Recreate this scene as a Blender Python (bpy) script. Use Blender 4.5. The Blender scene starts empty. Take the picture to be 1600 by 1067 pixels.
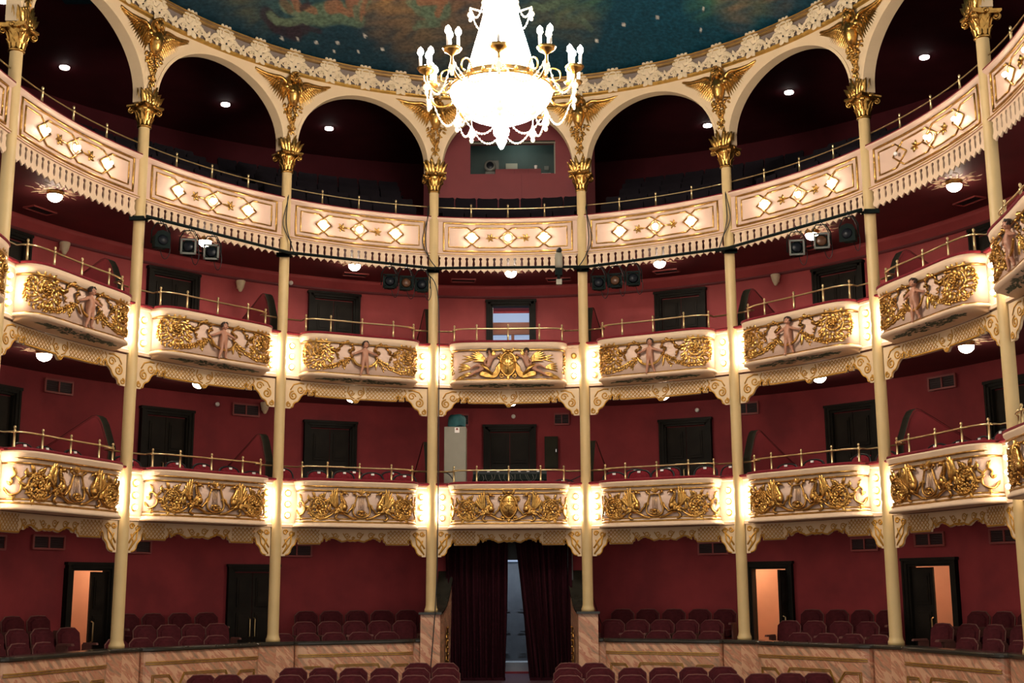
import bpy, bmesh, math, random
from math import sin, cos, pi, radians, hypot, atan2, sqrt
from mathutils import Vector, Matrix
random.seed(7)
COL = bpy.context.scene.collection
SC = bpy.context.scene
# ------------------------------------------------------------------ camera, world, exposure
CAMP = (0.559, -16.248, 1.7)
PIT, YAW, ROL = .1942, -.0203, -.0052
def cam_axes():
    cp, sp, cy, sy, cr, sr = cos(PIT), sin(PIT), cos(YAW), sin(YAW), cos(ROL), sin(ROL)
    f = Vector((cp*sy, cp*cy, sp)); r = Vector((cy, -sy, 0)); u = r.cross(f)
    return r*cr + u*sr, u*cr - r*sr, f
_r, _u, _f = cam_axes()
cam = bpy.data.cameras.new('camera'); camo = bpy.data.objects.new('camera', cam); COL.objects.link(camo)
camo.matrix_world = Matrix(((_r.x, _u.x, -_f.x, CAMP[0]), (_r.y, _u.y, -_f.y, CAMP[1]), (_r.z, _u.z, -_f.z, CAMP[2]), (0, 0, 0, 1)))
cam.sensor_width = 36; cam.lens = 1985.4/1600*36; cam.clip_end = 200
SC.camera = camo
SC.view_settings.view_transform = 'Standard'; SC.view_settings.look = 'None'
SC.view_settings.gamma = 1; SC.view_settings.use_curve_mapping = False
SC.view_settings.exposure = 1.85
w = bpy.data.worlds.new('world'); SC.world = w; w.use_nodes = True
w.node_tree.nodes['Background'].inputs[0].default_value = (1, .91, .80, 1)
w.node_tree.nodes['Background'].inputs[1].default_value = .24
try:
    SC.cycles.max_bounces = 5; SC.cycles.diffuse_bounces = 3; SC.cycles.glossy_bounces = 2
    SC.cycles.transmission_bounces = 3; SC.cycles.sample_clamp_indirect = 3; SC.cycles.sample_clamp_direct = 30
    SC.cycles.use_denoising = True; SC.cycles.caustics_reflective = False; SC.cycles.caustics_refractive = False
except Exception: pass
BULB_E, CHAND_E, CANDLE_E, GBULB_E, LAMP_E, SPOT_E = 26, 20, 60, 26, 15, 10
# ------------------------------------------------------------------ geometry of the house: an ellipse of columns
A, B, DA = 7.0, 7.9, radians(23.9)
def E(s, off=0.0, z=0.0):
    t = s*DA; x, y = A*sin(t), B*cos(t); nx, ny = x/A**2, y/B**2; n = hypot(nx, ny)
    return Vector((x + off*nx/n, y + off*ny/n, z))
def nrm(s):
    t = s*DA; x, y = A*sin(t), B*cos(t); v = Vector((x/A**2, y/B**2, 0)); return v.normalized()
W0, SAG = 3.0, .16
def bay(k):
    a, b = E(k-.5), E(k+.5); m = (a+b)/2; d = b-a
    return m, atan2(d.y, d.x), d.length/W0
def yc(x): return SAG*(1-(2*x/W0)**2)
# ------------------------------------------------------------------ materials
M = {}
def mat(name, col, rough=.6, metal=0, noise=0, nscale=8, bump=0, bscale=40, emis=None, estr=0, col2=None, spec=.5, sheen=0, fn=None):
    m = bpy.data.materials.new(name); m.use_nodes = True; nt = m.node_tree; b = nt.nodes['Principled BSDF']
    b.inputs['Base Color'].default_value = (*col, 1); b.inputs['Roughness'].default_value = rough; b.inputs['Metallic'].default_value = metal
    b.inputs['Specular IOR Level'].default_value = spec
    if sheen: b.inputs['Sheen Weight'].default_value = sheen
    tc = nt.nodes.new('ShaderNodeTexCoord')
    if noise or col2:
        n = nt.nodes.new('ShaderNodeTexNoise'); n.inputs['Scale'].default_value = nscale; n.inputs['Detail'].default_value = 6
        nt.links.new(tc.outputs['Object'], n.inputs['Vector'])
        r = nt.nodes.new('ShaderNodeValToRGB'); r.color_ramp.elements[0].position = .35; r.color_ramp.elements[1].position = .68
        c2 = col2 or tuple(c*(1-noise) for c in col)
        r.color_ramp.elements[0].color = (*c2, 1); r.color_ramp.elements[1].color = (*col, 1)
        nt.links.new(n.outputs['Fac'], r.inputs['Fac']); nt.links.new(r.outputs['Color'], b.inputs['Base Color'])
    if bump:
        n2 = nt.nodes.new('ShaderNodeTexNoise'); n2.inputs['Scale'].default_value = bscale; n2.inputs['Detail'].default_value = 3
        nt.links.new(tc.outputs['Object'], n2.inputs['Vector'])
        bp = nt.nodes.new('ShaderNodeBump'); bp.inputs['Strength'].default_value = bump; bp.inputs['Distance'].default_value = .02
        nt.links.new(n2.outputs['Fac'], bp.inputs['Height']); nt.links.new(bp.outputs['Normal'], b.inputs['Normal'])
    if emis:
        b.inputs['Emission Color'].default_value = (*emis, 1); b.inputs['Emission Strength'].default_value = estr
    if fn: fn(nt, b, tc)
    M[name] = m; return m
mat('cream', (.75, .54, .36), .55, noise=.08, nscale=3, bump=.05, bscale=60)
mat('column_cream', (.64, .455, .205), .5, noise=.10, nscale=2.5, bump=.04, bscale=30)
mat('arch_cream', (.74, .545, .33), .6, noise=.06, nscale=2)
mat('panel_pink', (.72, .49, .365), .55, noise=.06, nscale=2.5)
mat('gold', (.66, .37, .10), .30, metal=1, noise=.4, nscale=14, bump=.35, bscale=22)
mat('gold_line', (.62, .36, .08), .35, metal=.7, noise=.3, nscale=10)
mat('gold_paint', (.60, .29, .03), .55, noise=.15, nscale=20)
mat('brass', (.72, .54, .27), .28, metal=.9, noise=.2, nscale=9)
mat('crimson', (.31, .040, .046), .75, spec=.25, col2=(.21, .028, .034), nscale=1.3, bump=.06, bscale=18)
mat('crimson_upper', (.42, .066, .066), .6, spec=.3, col2=(.32, .045, .048), nscale=1.6, bump=.06, bscale=18)
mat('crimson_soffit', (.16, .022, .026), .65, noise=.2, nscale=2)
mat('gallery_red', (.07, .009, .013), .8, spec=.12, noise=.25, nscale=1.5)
mat('booth_red', (.21, .032, .036), .65, noise=.1, nscale=2)
mat('velvet', (.20, .012, .02), .8, spec=.15, noise=.3, nscale=30, sheen=.06)
mat('seat_velvet', (.075, .012, .016), .85, spec=.12, noise=.3, nscale=18)
mat('seat_trim', (.15, .062, .050), .6, spec=.2, noise=.2, nscale=12)
mat('dark_seat', (.010, .007, .010), .75, spec=.12, noise=.3, nscale=10)
mat('chrome', (.7, .7, .72), .2, metal=1)
mat('dark_wood', (.013, .011, .008), .55, spec=.14, noise=.35, nscale=6)
mat('door_wood', (.017, .013, .009), .55, spec=.14, noise=.4, nscale=5)
mat('black_metal', (.012, .014, .014), .45, spec=.3, noise=.2, nscale=20)
mat('green_metal', (.006, .011, .010), .75, spec=.08, noise=.2, nscale=20)
mat('cable', (.006, .007, .008), .5)
mat('lens', (.005, .006, .009), .35, spec=.15)
mat('amber_lens', (.07, .028, .012), .3, spec=.3)
mat('grey_box', (.26, .235, .175), .5, noise=.1, nscale=4)
mat('panel_green', (.035, .033, .022), .7, spec=.1, noise=.15, nscale=5)
mat('teal_cloth', (.01, .09, .10), .7, noise=.3, nscale=9)
mat('tag_white', (.85, .8, .74), .5)
mat('leaf_paint', (.085, .10, .055), .7, noise=.3, nscale=14)
mat('medallion', (.66, .47, .30), .6, noise=.2, nscale=14)
mat('skin', (.43, .195, .115), .5, noise=.12, nscale=12)
mat('hair', (.035, .016, .01), .6, noise=.3, nscale=40)
mat('floor_red', (.055, .016, .022), .8, noise=.3, nscale=12)
mat('carpet', (.06, .018, .03), .9, noise=.3, nscale=30)
mat('frieze_grey', (.20, .15, .125), .7, noise=.15, nscale=6)
mat('bronze', (.26, .15, .06), .4, metal=.5, noise=.3, nscale=8)
mat('plaster', (.76, .60, .39), .6, noise=.12, nscale=14)
mat('cap_dark', (.03, .027, .02), .22, noise=.3, nscale=7)
mat('curtain', (.030, .005, .009), .9, spec=.08, noise=.3, nscale=20)
mat('booth_dark', (.03, .05, .045), .7, noise=.2, nscale=3)
mat('equip_grey', (.14, .14, .12), .5, noise=.2, nscale=10)
mat('corridor', (.62, .36, .22), .7, noise=.1, nscale=2)
mat('vestibule', (.3, .32, .33), .6, noise=.15, nscale=3)
mat('grey_door', (.085, .09, .10), .5, noise=.2, nscale=6)
mat('vent', (.022, .004, .006), .6)
mat('vent_frame', (.28, .05, .045), .5)
mat('bulb', (1, .9, .8), .4, emis=(1, .86, .68), estr=BULB_E)
mat('gallery_bulb', (1, .9, .8), .4, emis=(1, .86, .70), estr=GBULB_E)
mat('candle_bulb', (1, .9, .8), .4, emis=(1, .84, .66), estr=CANDLE_E)
mat('chandelier_crystal', (1, .95, .9), .3, emis=(1, .89, .76), estr=CHAND_E)
mat('lamp_glass', (1, .95, .9), .3, emis=(1, .84, .64), estr=LAMP_E)
mat('ground_spot', (1, .9, .8), .4, emis=(1, .80, .62), estr=34)
mat('spot_glass', (1, .95, .9), .3, emis=(1, .92, .85), estr=SPOT_E)
mat('crystal', (.85, .72, .52), .15, spec=.8, emis=(1, .8, .55), estr=.25)
mat('daylight_pane', (.05, .06, .08), .5, spec=.1, emis=(.55, .70, 1), estr=.16)
def marble_fn(nt, b, tc):
    mp = nt.nodes.new('ShaderNodeMapping'); mp.inputs['Rotation'].default_value = (.2, .70, .2); mp.inputs['Scale'].default_value = (9.0, 5.0, 1.8)
    m0 = nt.nodes.new('ShaderNodeMapping'); m0.inputs['Rotation'].default_value = (.0, .85, .0); mp.inputs['Rotation'].default_value = (0, 0, 0)
    nt.links.new(tc.outputs['Object'], m0.inputs['Vector']); nt.links.new(m0.outputs['Vector'], mp.inputs['Vector'])
    n = nt.nodes.new('ShaderNodeTexNoise'); n.inputs['Scale'].default_value = 1.2; n.inputs['Detail'].default_value = 8; n.inputs['Distortion'].default_value = 1.2
    nt.links.new(mp.outputs['Vector'], n.inputs['Vector'])
    r = nt.nodes.new('ShaderNodeValToRGB'); e = r.color_ramp.elements
    e[0].position = .32; e[0].color = (.24, .17, .11, 1); e[1].position = .68; e[1].color = (.62, .35, .21, 1)
    q = e.new(.46); q.color = (.54, .27, .155, 1); q = e.new(.50); q.color = (.48, .17, .10, 1); q = e.new(.55); q.color = (.66, .39, .24, 1)
    nt.links.new(n.outputs['Fac'], r.inputs['Fac']); nt.links.new(r.outputs['Color'], b.inputs['Base Color'])
mat('marble', (.5, .3, .2), .3, fn=marble_fn)
# ------------------------------------------------------------------ mesh builder
class MB:
    def __init__(s): s.v = []; s.f = []
    def add(s, vs, fs):
        o = len(s.v); s.v += [tuple(p) for p in vs]; s.f += [tuple(i+o for i in f) for f in fs]; return s
    def box(s, c, d, rz=0, tilt=0, top=1.0):
        hx, hy, hz = d[0]/2, d[1]/2, d[2]/2; vs = []
        for z in (-1, 1):
            k = top if z > 0 else 1
            for x, y in ((-1, -1), (1, -1), (1, 1), (-1, 1)):
                px, py, pz = x*hx*k, y*hy*k, z*hz
                if tilt: py, pz = py*cos(tilt)-pz*sin(tilt), py*sin(tilt)+pz*cos(tilt)
                if rz: px, py = px*cos(rz)-py*sin(rz), px*sin(rz)+py*cos(rz)
                vs.append((c[0]+px, c[1]+py, c[2]+pz))
        return s.add(vs, [(3, 2, 1, 0), (4, 5, 6, 7), (0, 1, 5, 4), (1, 2, 6, 5), (2, 3, 7, 6), (3, 0, 4, 7)])
    def prism(s, poly, y0, y1):            # polygon in the xz plane (anticlockwise seen from -y) pulled from y0 to y1
        n = len(poly); vs = [(x, y0, z) for x, z in poly] + [(x, y1, z) for x, z in poly]
        fs = [tuple(range(n)), tuple(range(2*n-1, n-1, -1))] + [(i, i+n, (i+1) % n+n, (i+1) % n) for i in range(n)]
        return s.add(vs, fs)
    def tube(s, pts, r, n=6, closed=False, flat=1.0):
        pts = [Vector(p) for p in pts]; m = len(pts)
        rr = r if hasattr(r, '__len__') else [r]*m
        vs = []; up = None
        for i, p in enumerate(pts):
            if closed: t = pts[(i+1) % m]-pts[i-1]
            else: t = pts[min(i+1, m-1)]-pts[max(i-1, 0)]
            if t.length < 1e-9: t = Vector((0, 0, 1))
            t.normalize()
            if up is None: up = Vector((0, 1, 0)) if abs(t.y) < .9 else Vector((1, 0, 0))
            a = up - t*up.dot(t)
            if a.length < 1e-5: a = Vector((1, 0, 0)) - t*t.x
            a.normalize(); up = a; b = t.cross(a)
            for j in range(n):
                q = 2*pi*j/n; vs.append(p + a*(cos(q)*rr[i]*flat) + b*(sin(q)*rr[i]))
        fs = []
        for i in range(m if closed else m-1):
            for j in range(n):
                a0 = i*n+j; a1 = i*n+(j+1) % n; b0 = ((i+1) % m)*n+j; b1 = ((i+1) % m)*n+(j+1) % n
                fs.append((a0, a1, b1, b0))
        if not closed: fs += [tuple(range(n-1, -1, -1)), tuple(range((m-1)*n, m*n))]
        return s.add(vs, fs)
    def lathe(s, prof, c=(0, 0, 0), n=16, ax=None):
        vs = []
        for r, z in prof:
            for j in range(n):
                q = 2*pi*j/n; vs.append((r*cos(q), r*sin(q), z))
        if ax is not None:
            R = Vector((0, 0, 1)).rotation_difference(Vector(ax)).to_matrix(); vs = [R@Vector(v) for v in vs]
        vs = [(v[0]+c[0], v[1]+c[1], v[2]+c[2]) for v in vs]
        fs = [(i*n+j, i*n+(j+1) % n, (i+1)*n+(j+1) % n, (i+1)*n+j) for i in range(len(prof)-1) for j in range(n)]
        fs += [tuple(range(n-1, -1, -1)), tuple(range((len(prof)-1)*n, len(prof)*n))]
        return s.add(vs, fs)
    def ell(s, c, r, nu=8, nv=5, rot=0, Mx=None):
        if not hasattr(r, '__len__'): r = (r, r, r)
        vs = [(0, 0, r[2])]
        for i in range(1, nv):
            for j in range(nu):
                a, b = pi*i/nv, 2*pi*j/nu; vs.append((r[0]*sin(a)*cos(b), r[1]*sin(a)*sin(b), r[2]*cos(a)))
        vs.append((0, 0, -r[2])); L = len(vs)-1
        if rot: vs = [(x*cos(rot)-z*sin(rot), y, x*sin(rot)+z*cos(rot)) for x, y, z in vs]
        if Mx is not None: vs = [Mx@Vector(v) for v in vs]
        vs = [(v[0]+c[0], v[1]+c[1], v[2]+c[2]) for v in vs]
        fs = [(0, 1+j, 1+(j+1) % nu) for j in range(nu)]
        for i in range(nv-2):
            for j in range(nu):
                a = 1+i*nu; fs.append((a+j, a+nu+j, a+nu+(j+1) % nu, a+(j+1) % nu))
        a = 1+(nv-2)*nu; fs += [(a+j, L, a+(j+1) % nu) for j in range(nu)]
        return s.add(vs, fs)
    def grid(s, fn, nu, nv, closed=False):
        vs = [fn(i/nu, j/nv) for i in range(nu+1) for j in range(nv+1)]
        return s.add(vs, [(i*(nv+1)+j, (i+1)*(nv+1)+j, (i+1)*(nv+1)+j+1, i*(nv+1)+j+1) for i in range(nu) for j in range(nv)])
    def leaf(s, p, ang, L, wd, h=.02, bend=0, n=5, y0=0.0, lobes=0):   # raised leaf lying in the xz plane; -y faces the viewer
        vs = []; x, z = p; a = ang
        for i in range(n+1):
            t = i/n; ww = wd*(sin(pi*min(1, t*.93+.07))**.8)*(1-.25*t)
            if lobes and i % 2: ww *= 1+lobes
            hh = h*(.55+.45*sin(pi*t)) + h*.6*t*t
            nx, nz = -sin(a), cos(a)
            vs += [(x+nx*ww, y0, z+nz*ww), (x+nx*ww*.45, y0-hh*.8, z+nz*ww*.45), (x, y0-hh*.55, z), (x-nx*ww*.45, y0-hh*.8, z-nz*ww*.45), (x-nx*ww, y0, z-nz*ww)]
            x += cos(a)*L/n; z += sin(a)*L/n; a += bend/n
        fs = [(i*5+j, i*5+j+1, (i+1)*5+j+1, (i+1)*5+j) for i in range(n) for j in range(4)]
        return s.add(vs, fs)
    def map(s, fn): s.v = [tuple(fn(Vector(v))) for v in s.v]; return s
    def mirror(s):
        o = len(s.v); s.v += [(-x, y, z) for x, y, z in s.v]; s.f += [tuple(o+i for i in reversed(f)) for f in s.f]; return s
    def build(s, name, m, parent=None, smooth=False, world=False, loc=None):
        me = bpy.data.meshes.new(name)
        vs = s.v
        if world and parent is not None:
            inv = (Matrix.Translation(parent.location) @ Matrix.Rotation(parent.rotation_euler.z, 4, 'Z')).inverted()
            vs = [tuple(inv@Vector(v)) for v in vs]
        if loc is not None: vs = [(a-loc[0], b-loc[1], c-loc[2]) for a, b, c in vs]
        me.from_pydata(vs, [], s.f); me.update()
        if smooth: me.polygons.foreach_set('use_smooth', [True]*len(me.polygons))
        me.materials.append(M[m] if isinstance(m, str) else m)
        o = bpy.data.objects.new(name, me); COL.objects.link(o)
        if parent is not None: o.parent = parent
        if loc is not None: o.location = loc
        return o
def empty(name, loc=(0, 0, 0), rz=0):
    o = bpy.data.objects.new(name, None); COL.objects.link(o); o.location = loc; o.rotation_euler = (0, 0, rz); o.empty_display_size = .1; return o
def tag(o, label, cat, group=None, kind=None):
    o['label'] = label; o['category'] = cat
    if group: o['group'] = group
    if kind: o['kind'] = kind
    return o
def struct(o): o['kind'] = 'structure'; return o
KIDS = {}
def copy_tree(o, parent=None, ch=None):
    if ch is None:
        ch = {}
        for q in COL.objects:
            if q.parent: ch.setdefault(q.parent.name, []).append(q)
    c = o.copy(); COL.objects.link(c)
    if parent is not None: c.parent = parent
    for q in ch.get(o.name, []): copy_tree(q, c, ch)
    return c
class Stamp:      # one built thing, copied with its parts for every further place it stands in
    def __init__(s, root):
        s.root = root; s.used = False; s.tree = s.snap(root)
    def snap(s, r):
        d = {}
        for q in COL.objects:
            if q.parent: d.setdefault(q.parent.name, []).append(q)
        def rec(o): return (o, [rec(c) for c in d.get(o.name, [])])
        return rec(r)
    def cp(s, t, parent):
        c = t[0].copy(); COL.objects.link(c)
        if parent is not None: c.parent = parent
        for q in t[1]: s.cp(q, c)
        return c
    def put(s, loc, rz, label, sx=1, sy=1, sz=1, group=None, rx=0):
        if s.used: o = s.cp(s.tree, None)
        else: o = s.root; s.used = True
        o.location = loc; o.rotation_euler = (rx, 0, rz); o.scale = (sx, sy, sz); o['label'] = label
        if group: o['group'] = group
        return o
ORD = ['', 'first', 'second', 'third', 'fourth', 'fifth', 'sixth', 'seventh', 'eighth', 'ninth', 'tenth', 'eleventh', 'twelfth', 'thirteenth', 'fourteenth', 'fifteenth', 'sixteenth', 'seventeenth', 'eighteenth', 'nineteenth', 'twentieth', 'twenty-first', 'twenty-second', 'twenty-third', 'twenty-fourth', 'twenty-fifth', 'twenty-sixth', 'twenty-seventh', 'twenty-eighth', 'twenty-ninth', 'thirtieth', 'thirty-first', 'thirty-second', 'thirty-third', 'thirty-fourth', 'thirty-fifth', 'thirty-sixth']
def pos(k):
    return {0: 'at the centre', -1: 'just left of centre', 1: 'just right of centre', -2: 'second left of centre', 2: 'second right of centre', -3: 'third left of centre', 3: 'third right of centre', -4: 'at far left edge', 4: 'at far right edge'}[k]
def colpos(j):    # columns j = +-1 .. +-5
    n = abs(j); sd = 'left' if j < 0 else 'right'
    return ('nearest the centre on the %s' % sd) if n == 1 else ('%s from the centre on the %s' % (ORD[n], sd))
def spiral(c, r0, r1, a0, turns, n=22, y=-.02, dy=0):
    return [(c[0]+(r0+(r1-r0)*i/n)*cos(a0+2*pi*turns*i/n), y+dy*i/n, c[1]+(r0+(r1-r0)*i/n)*sin(a0+2*pi*turns*i/n)) for i in range(n+1)]
def cat(pts, n=6):       # smooth curve through points
    P = [Vector(p) for p in pts]; P = [P[0]*2-P[1]] + P + [P[-1]*2-P[-2]]; out = []
    for i in range(1, len(P)-2):
        for j in range(n):
            t = j/n; a, b, c, d = P[i-1:i+3]
            out.append(.5*((2*b)+(c-a)*t+(2*a-5*b+4*c-d)*t*t+(3*b-a-3*c+d)*t**3))
    out.append(P[-2]); return out
def c2(pts, n=6, y=-.02): return cat([(p[0], y, p[1]) for p in pts], n)
def sweep(path, prof, mb=None, closed=False):     # path: list of (x,y); profile: (h towards the hall, z)
    mb = mb or MB(); n = len(path); vs = []
    for i, p in enumerate(path):
        a = path[max(i-1, 0)]; b = path[min(i+1, n-1)]
        tx, ty = b[0]-a[0], b[1]-a[1]; l = hypot(tx, ty) or 1; nx, ny = ty/l, -tx/l
        for h, z in prof: vs.append((p[0]+nx*h, p[1]+ny*h, z))
    m = len(prof); fs = []
    for i in range(n-1):
        for j in range(m if closed else m-1):
            j2 = (j+1) % m; fs.append((i*m+j, (i+1)*m+j, (i+1)*m+j2, i*m+j2))
    if closed: fs += [tuple(range(m)), tuple(range(n*m-1, (n-1)*m-1, -1))]
    return mb.add(vs, fs)
def epath(s0, s1, off, n): return [tuple(E(s0+(s1-s0)*i/n, off)[:2]) for i in range(n+1)]
HX = 1.11
def bow(D, hx=HX, n=28, x0=None):
    out = []
    for i in range(n+1):
        t = pi - pi*i/n; cx = cos(t); x = hx*math.copysign(abs(cx)**.55, cx); o = -D*abs(sin(t))**.55
        out.append((x, yc(x)+o))
    return out
def bow_y(x, D, hx=HX):
    u = min(1, abs(x)/hx); return yc(x) - D*(1-u**3.64)**(1/3.64)
def bow_map(D, hx=HX):
    path = bow(D, hx, 80); L = [0]
    for i in range(1, len(path)): L.append(L[-1]+hypot(path[i][0]-path[i-1][0], path[i][1]-path[i-1][1]))
    def f(v):   # x = arc length from the middle, -y = relief
        s = v.x+L[-1]/2; s = max(0, min(L[-1]-1e-6, s)); i = 0
        import bisect
        i = min(len(L)-2, max(0, bisect.bisect_right(L, s)-1)); t = (s-L[i])/(L[i+1]-L[i])
        a, b = path[i], path[i+1]; px, py = a[0]+(b[0]-a[0])*t, a[1]+(b[1]-a[1])*t
        i0, i1 = max(0, i-2), min(len(path)-1, i+3); tx, ty = path[i1][0]-path[i0][0], path[i1][1]-path[i0][1]; l = hypot(tx, ty)
        return Vector((px+ty/l*(-v.y), py-tx/l*(-v.y), v.z))
    return f
# ================================================================== STRUCTURE
def ring_box(s0, s1, o0, o1, z0, z1, n, mb=None, zf=None):      # a curved solid between two offsets
    mb = mb or MB(); vs = []
    for i in range(n+1):
        s = s0+(s1-s0)*i/n; a, b = E(s, o0), E(s, o1); vs += [(a.x, a.y, z0), (b.x, b.y, z0), (b.x, b.y, z1), (a.x, a.y, z1)]
    fs = []
    for i in range(n):
        for j in range(4):
            k = (j+1) % 4; fs.append((i*4+j, i*4+k, (i+1)*4+k, (i+1)*4+j))
    fs += [(0, 3, 2, 1), (n*4, n*4+1, n*4+2, n*4+3)]
    return mb.add(vs, fs)
def wall_ring(name, off, z0, z1, s0, s1, m, openings=(), th=.14, n=None):
    mb = MB(); br = sorted({s0, s1} | {v for o in openings for v in o[:2]})
    for a, b in zip(br, br[1:]):
        zs = [(z0, z1)]
        for o in openings:
            if o[0] <= (a+b)/2 <= o[1]: zs = [q for q in ((z0, o[2]), (o[3], z1)) if q[1]-q[0] > .01]
        for q in zs: ring_box(a, b, off, off+th, q[0], q[1], max(1, int((b-a)*10)), mb)
    return struct(mb.build(name, m))
# house floor, sloping down from the entrance towards the stage
fl = MB(); fl.grid(lambda u, v: (-9+18*u, (-14, -6, 5.0, 7.35, 12)[round(v*4)], (-1.0, -.75, -.32, .06, .06)[round(v*4)]), 2, 4)
fl.v += [(x, y, z-.2) for x, y, z in fl.v]; struct(fl.build('floor', 'carpet'))
OPEN0 = [(-2.24, -1.99, .1, 2.14), (-.30, .26, .1, 2.62), (1.19, 1.41, .1, 2.14), (1.98, 2.25, .1, 2.14)]
OPEN2 = [(-.125, .125, 5.65, 7.74)]
wall_ring('wall_ground', 2.5, 0, 2.84, -3.7, 3.7, 'crimson', OPEN0)
wall_ring('wall_lower', 2.5, 3.0, 5.5, -3.7, 3.7, 'crimson')
wall_ring('wall_upper', 2.5, 5.65, 7.93, -3.7, 3.7, 'crimson_upper', OPEN2)
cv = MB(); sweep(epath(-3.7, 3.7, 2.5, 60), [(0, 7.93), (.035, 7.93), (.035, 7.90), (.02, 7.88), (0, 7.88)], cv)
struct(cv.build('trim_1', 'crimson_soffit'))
cv = MB(); sweep(epath(-3.7, 3.7, 2.5, 60), [(.0, 7.93), (.03, 7.97), (.09, 8.06), (.16, 8.13), (0, 8.13)], cv)
struct(cv.build('trim_2', 'crimson_upper', smooth=True))
# platform steps inside the ground boxes
for sA, sB in ((-3.6, -.5), (.5, 3.6)):
    for i, (o0, z) in enumerate(((.12, .12), (1.05, .30), (1.65, .48))):
        struct(ring_box(sA, sB, o0, 2.5, .0, z, 24).build('floor_box_step', 'floor_red'))
# balcony slabs: floor above, dark red ceiling below
struct(ring_box(-3.7, 3.7, .07, 2.64, 2.90, 3.0, 48).build('floor_lower_balcony', 'floor_red'))
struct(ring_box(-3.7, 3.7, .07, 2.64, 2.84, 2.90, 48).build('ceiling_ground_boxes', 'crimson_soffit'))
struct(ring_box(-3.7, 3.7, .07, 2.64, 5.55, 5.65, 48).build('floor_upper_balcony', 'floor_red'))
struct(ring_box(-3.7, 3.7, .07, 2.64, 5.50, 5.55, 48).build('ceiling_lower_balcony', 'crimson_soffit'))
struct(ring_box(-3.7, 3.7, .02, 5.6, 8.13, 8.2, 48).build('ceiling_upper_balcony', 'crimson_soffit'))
# gallery: raked steps, back wall, ceiling
GR = [(.1, 8.46), (1.0, 8.88), (1.75, 9.26), (2.5, 9.62), (3.25, 9.98), (4.0, 10.25)]
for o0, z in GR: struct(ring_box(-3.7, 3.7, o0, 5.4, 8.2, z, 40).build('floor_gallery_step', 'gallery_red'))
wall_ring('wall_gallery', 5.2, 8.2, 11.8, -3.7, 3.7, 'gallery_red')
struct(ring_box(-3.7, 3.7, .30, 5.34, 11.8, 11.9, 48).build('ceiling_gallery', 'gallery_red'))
# corridor behind the ground boxes with its own lamps, seen through the open doors
wall_ring('wall_corridor', 3.9, 0, 2.84, -3.7, -.5, 'corridor'); wall_ring('wall_corridor', 3.9, 0, 2.84, .5, 3.7, 'corridor')
struct(ring_box(-3.7, 3.7, 2.64, 4.1, 2.84, 2.9, 40).build('ceiling_corridor', 'corridor'))
for s in (-2.45, -1.75, 1.02, 1.6, 2.42):
    l = bpy.data.lights.new('corridor_lamp', 'POINT'); l.energy = 20; l.color = (1, .72, .48); l.shadow_soft_size = .12
    o = bpy.data.objects.new('corridor_lamp', l); COL.objects.link(o); o.location = E(s, 3.2, 2.6)
# entrance vestibule behind the curtain
c = E(0, 2.64); vb = MB()
vb.box((-1.25, 9.9, 1.4), (.1, 2.6, 2.9)); vb.box((1.15, 9.9, 1.4), (.1, 2.9, 2.9)); vb.box((-.1, 11.35, 1.4), (2.6, .1, 2.9)); vb.box((-.1, 9.9, 2.87), (2.6, 2.9, .06))
struct(vb.build('wall_vestibule', 'vestibule'))
l = bpy.data.lights.new('vestibule_daylight', 'AREA'); l.energy = 15; l.color = (.72, .84, 1); l.size = .5  # added cool area light, stands in for daylight on the outer door
o = bpy.data.objects.new('vestibule_daylight', l); COL.objects.link(o); o.location = (.1, 10.3, 2.7)
st = MB(); st.box((.0, 10.9, .14), (1.9, .9, .28)); struct(st.build('floor_vestibule_step', 'vestibule'))
# arcade wall with nine round arches above the gallery columns
AW, AZ0, AZ1, ZT = 1.335, 9.92, 11.2, 11.36
def arch_z(x): return AZ0 + (AZ1-AZ0)*sqrt(max(0, 1-(x/AW)**2))
def arcade(k):
    mb = MB(); n = 36; xs = [-1.5, -AW] + [-AW*cos(pi*i/n) for i in range(1, n)] + [AW, 1.5]; th = .20
    zs = [AZ0-.1]+[max(AZ0-.1, arch_z(x)) if abs(x) < AW else AZ0-.1 for x in xs[1:-1]]+[AZ0-.1]
    vs = []
    for x, z in zip(xs, zs):
        y = yc(x); vs += [(x, y-.10, z), (x, y-.10, ZT+.4), (x, y-.10+th, z), (x, y-.10+th, ZT+.4)]
    fs = []
    for i in range(len(xs)-1):
        a, b = i*4, (i+1)*4; fs += [(a, b, b+1, a+1), (a+2, a+3, b+3, b+2), (a, a+2, b+2, b), (a+1, b+1, b+3, a+3)]
    mb.add(vs, fs)
    # raised archivolt band following the opening
    av = []
    for i in range(n+1):
        t = pi*i/n; x0, z0 = -AW*cos(t), AZ0+(AZ1-AZ0)*sin(t); x1, z1 = -(AW+.055)*cos(t), AZ0+(AZ1-AZ0+.055)*sin(t)
        av += [(x0, yc(x0)-.10, z0), (x0, yc(x0)-.115, z0), (x1, yc(min(1.5, max(-1.5, x1)))-.115, z1), (x1, yc(min(1.5, max(-1.5, x1)))-.10, z1)]
    mb.add(av, [(i*4+j, (i+1)*4+j, (i+1)*4+j+1, i*4+j+1) for i in range(n) for j in range(3)])
    m, a, sx = bay(k); R = Matrix.Translation(m) @ Matrix.Rotation(a, 4, 'Z') @ Matrix.Diagonal((sx, 1, 1, 1)); mb.map(lambda v: R@v)
    return mb
for i, k in enumerate(range(-4, 5)): struct(arcade(k).build('wall_arcade', 'arch_cream'))
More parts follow.
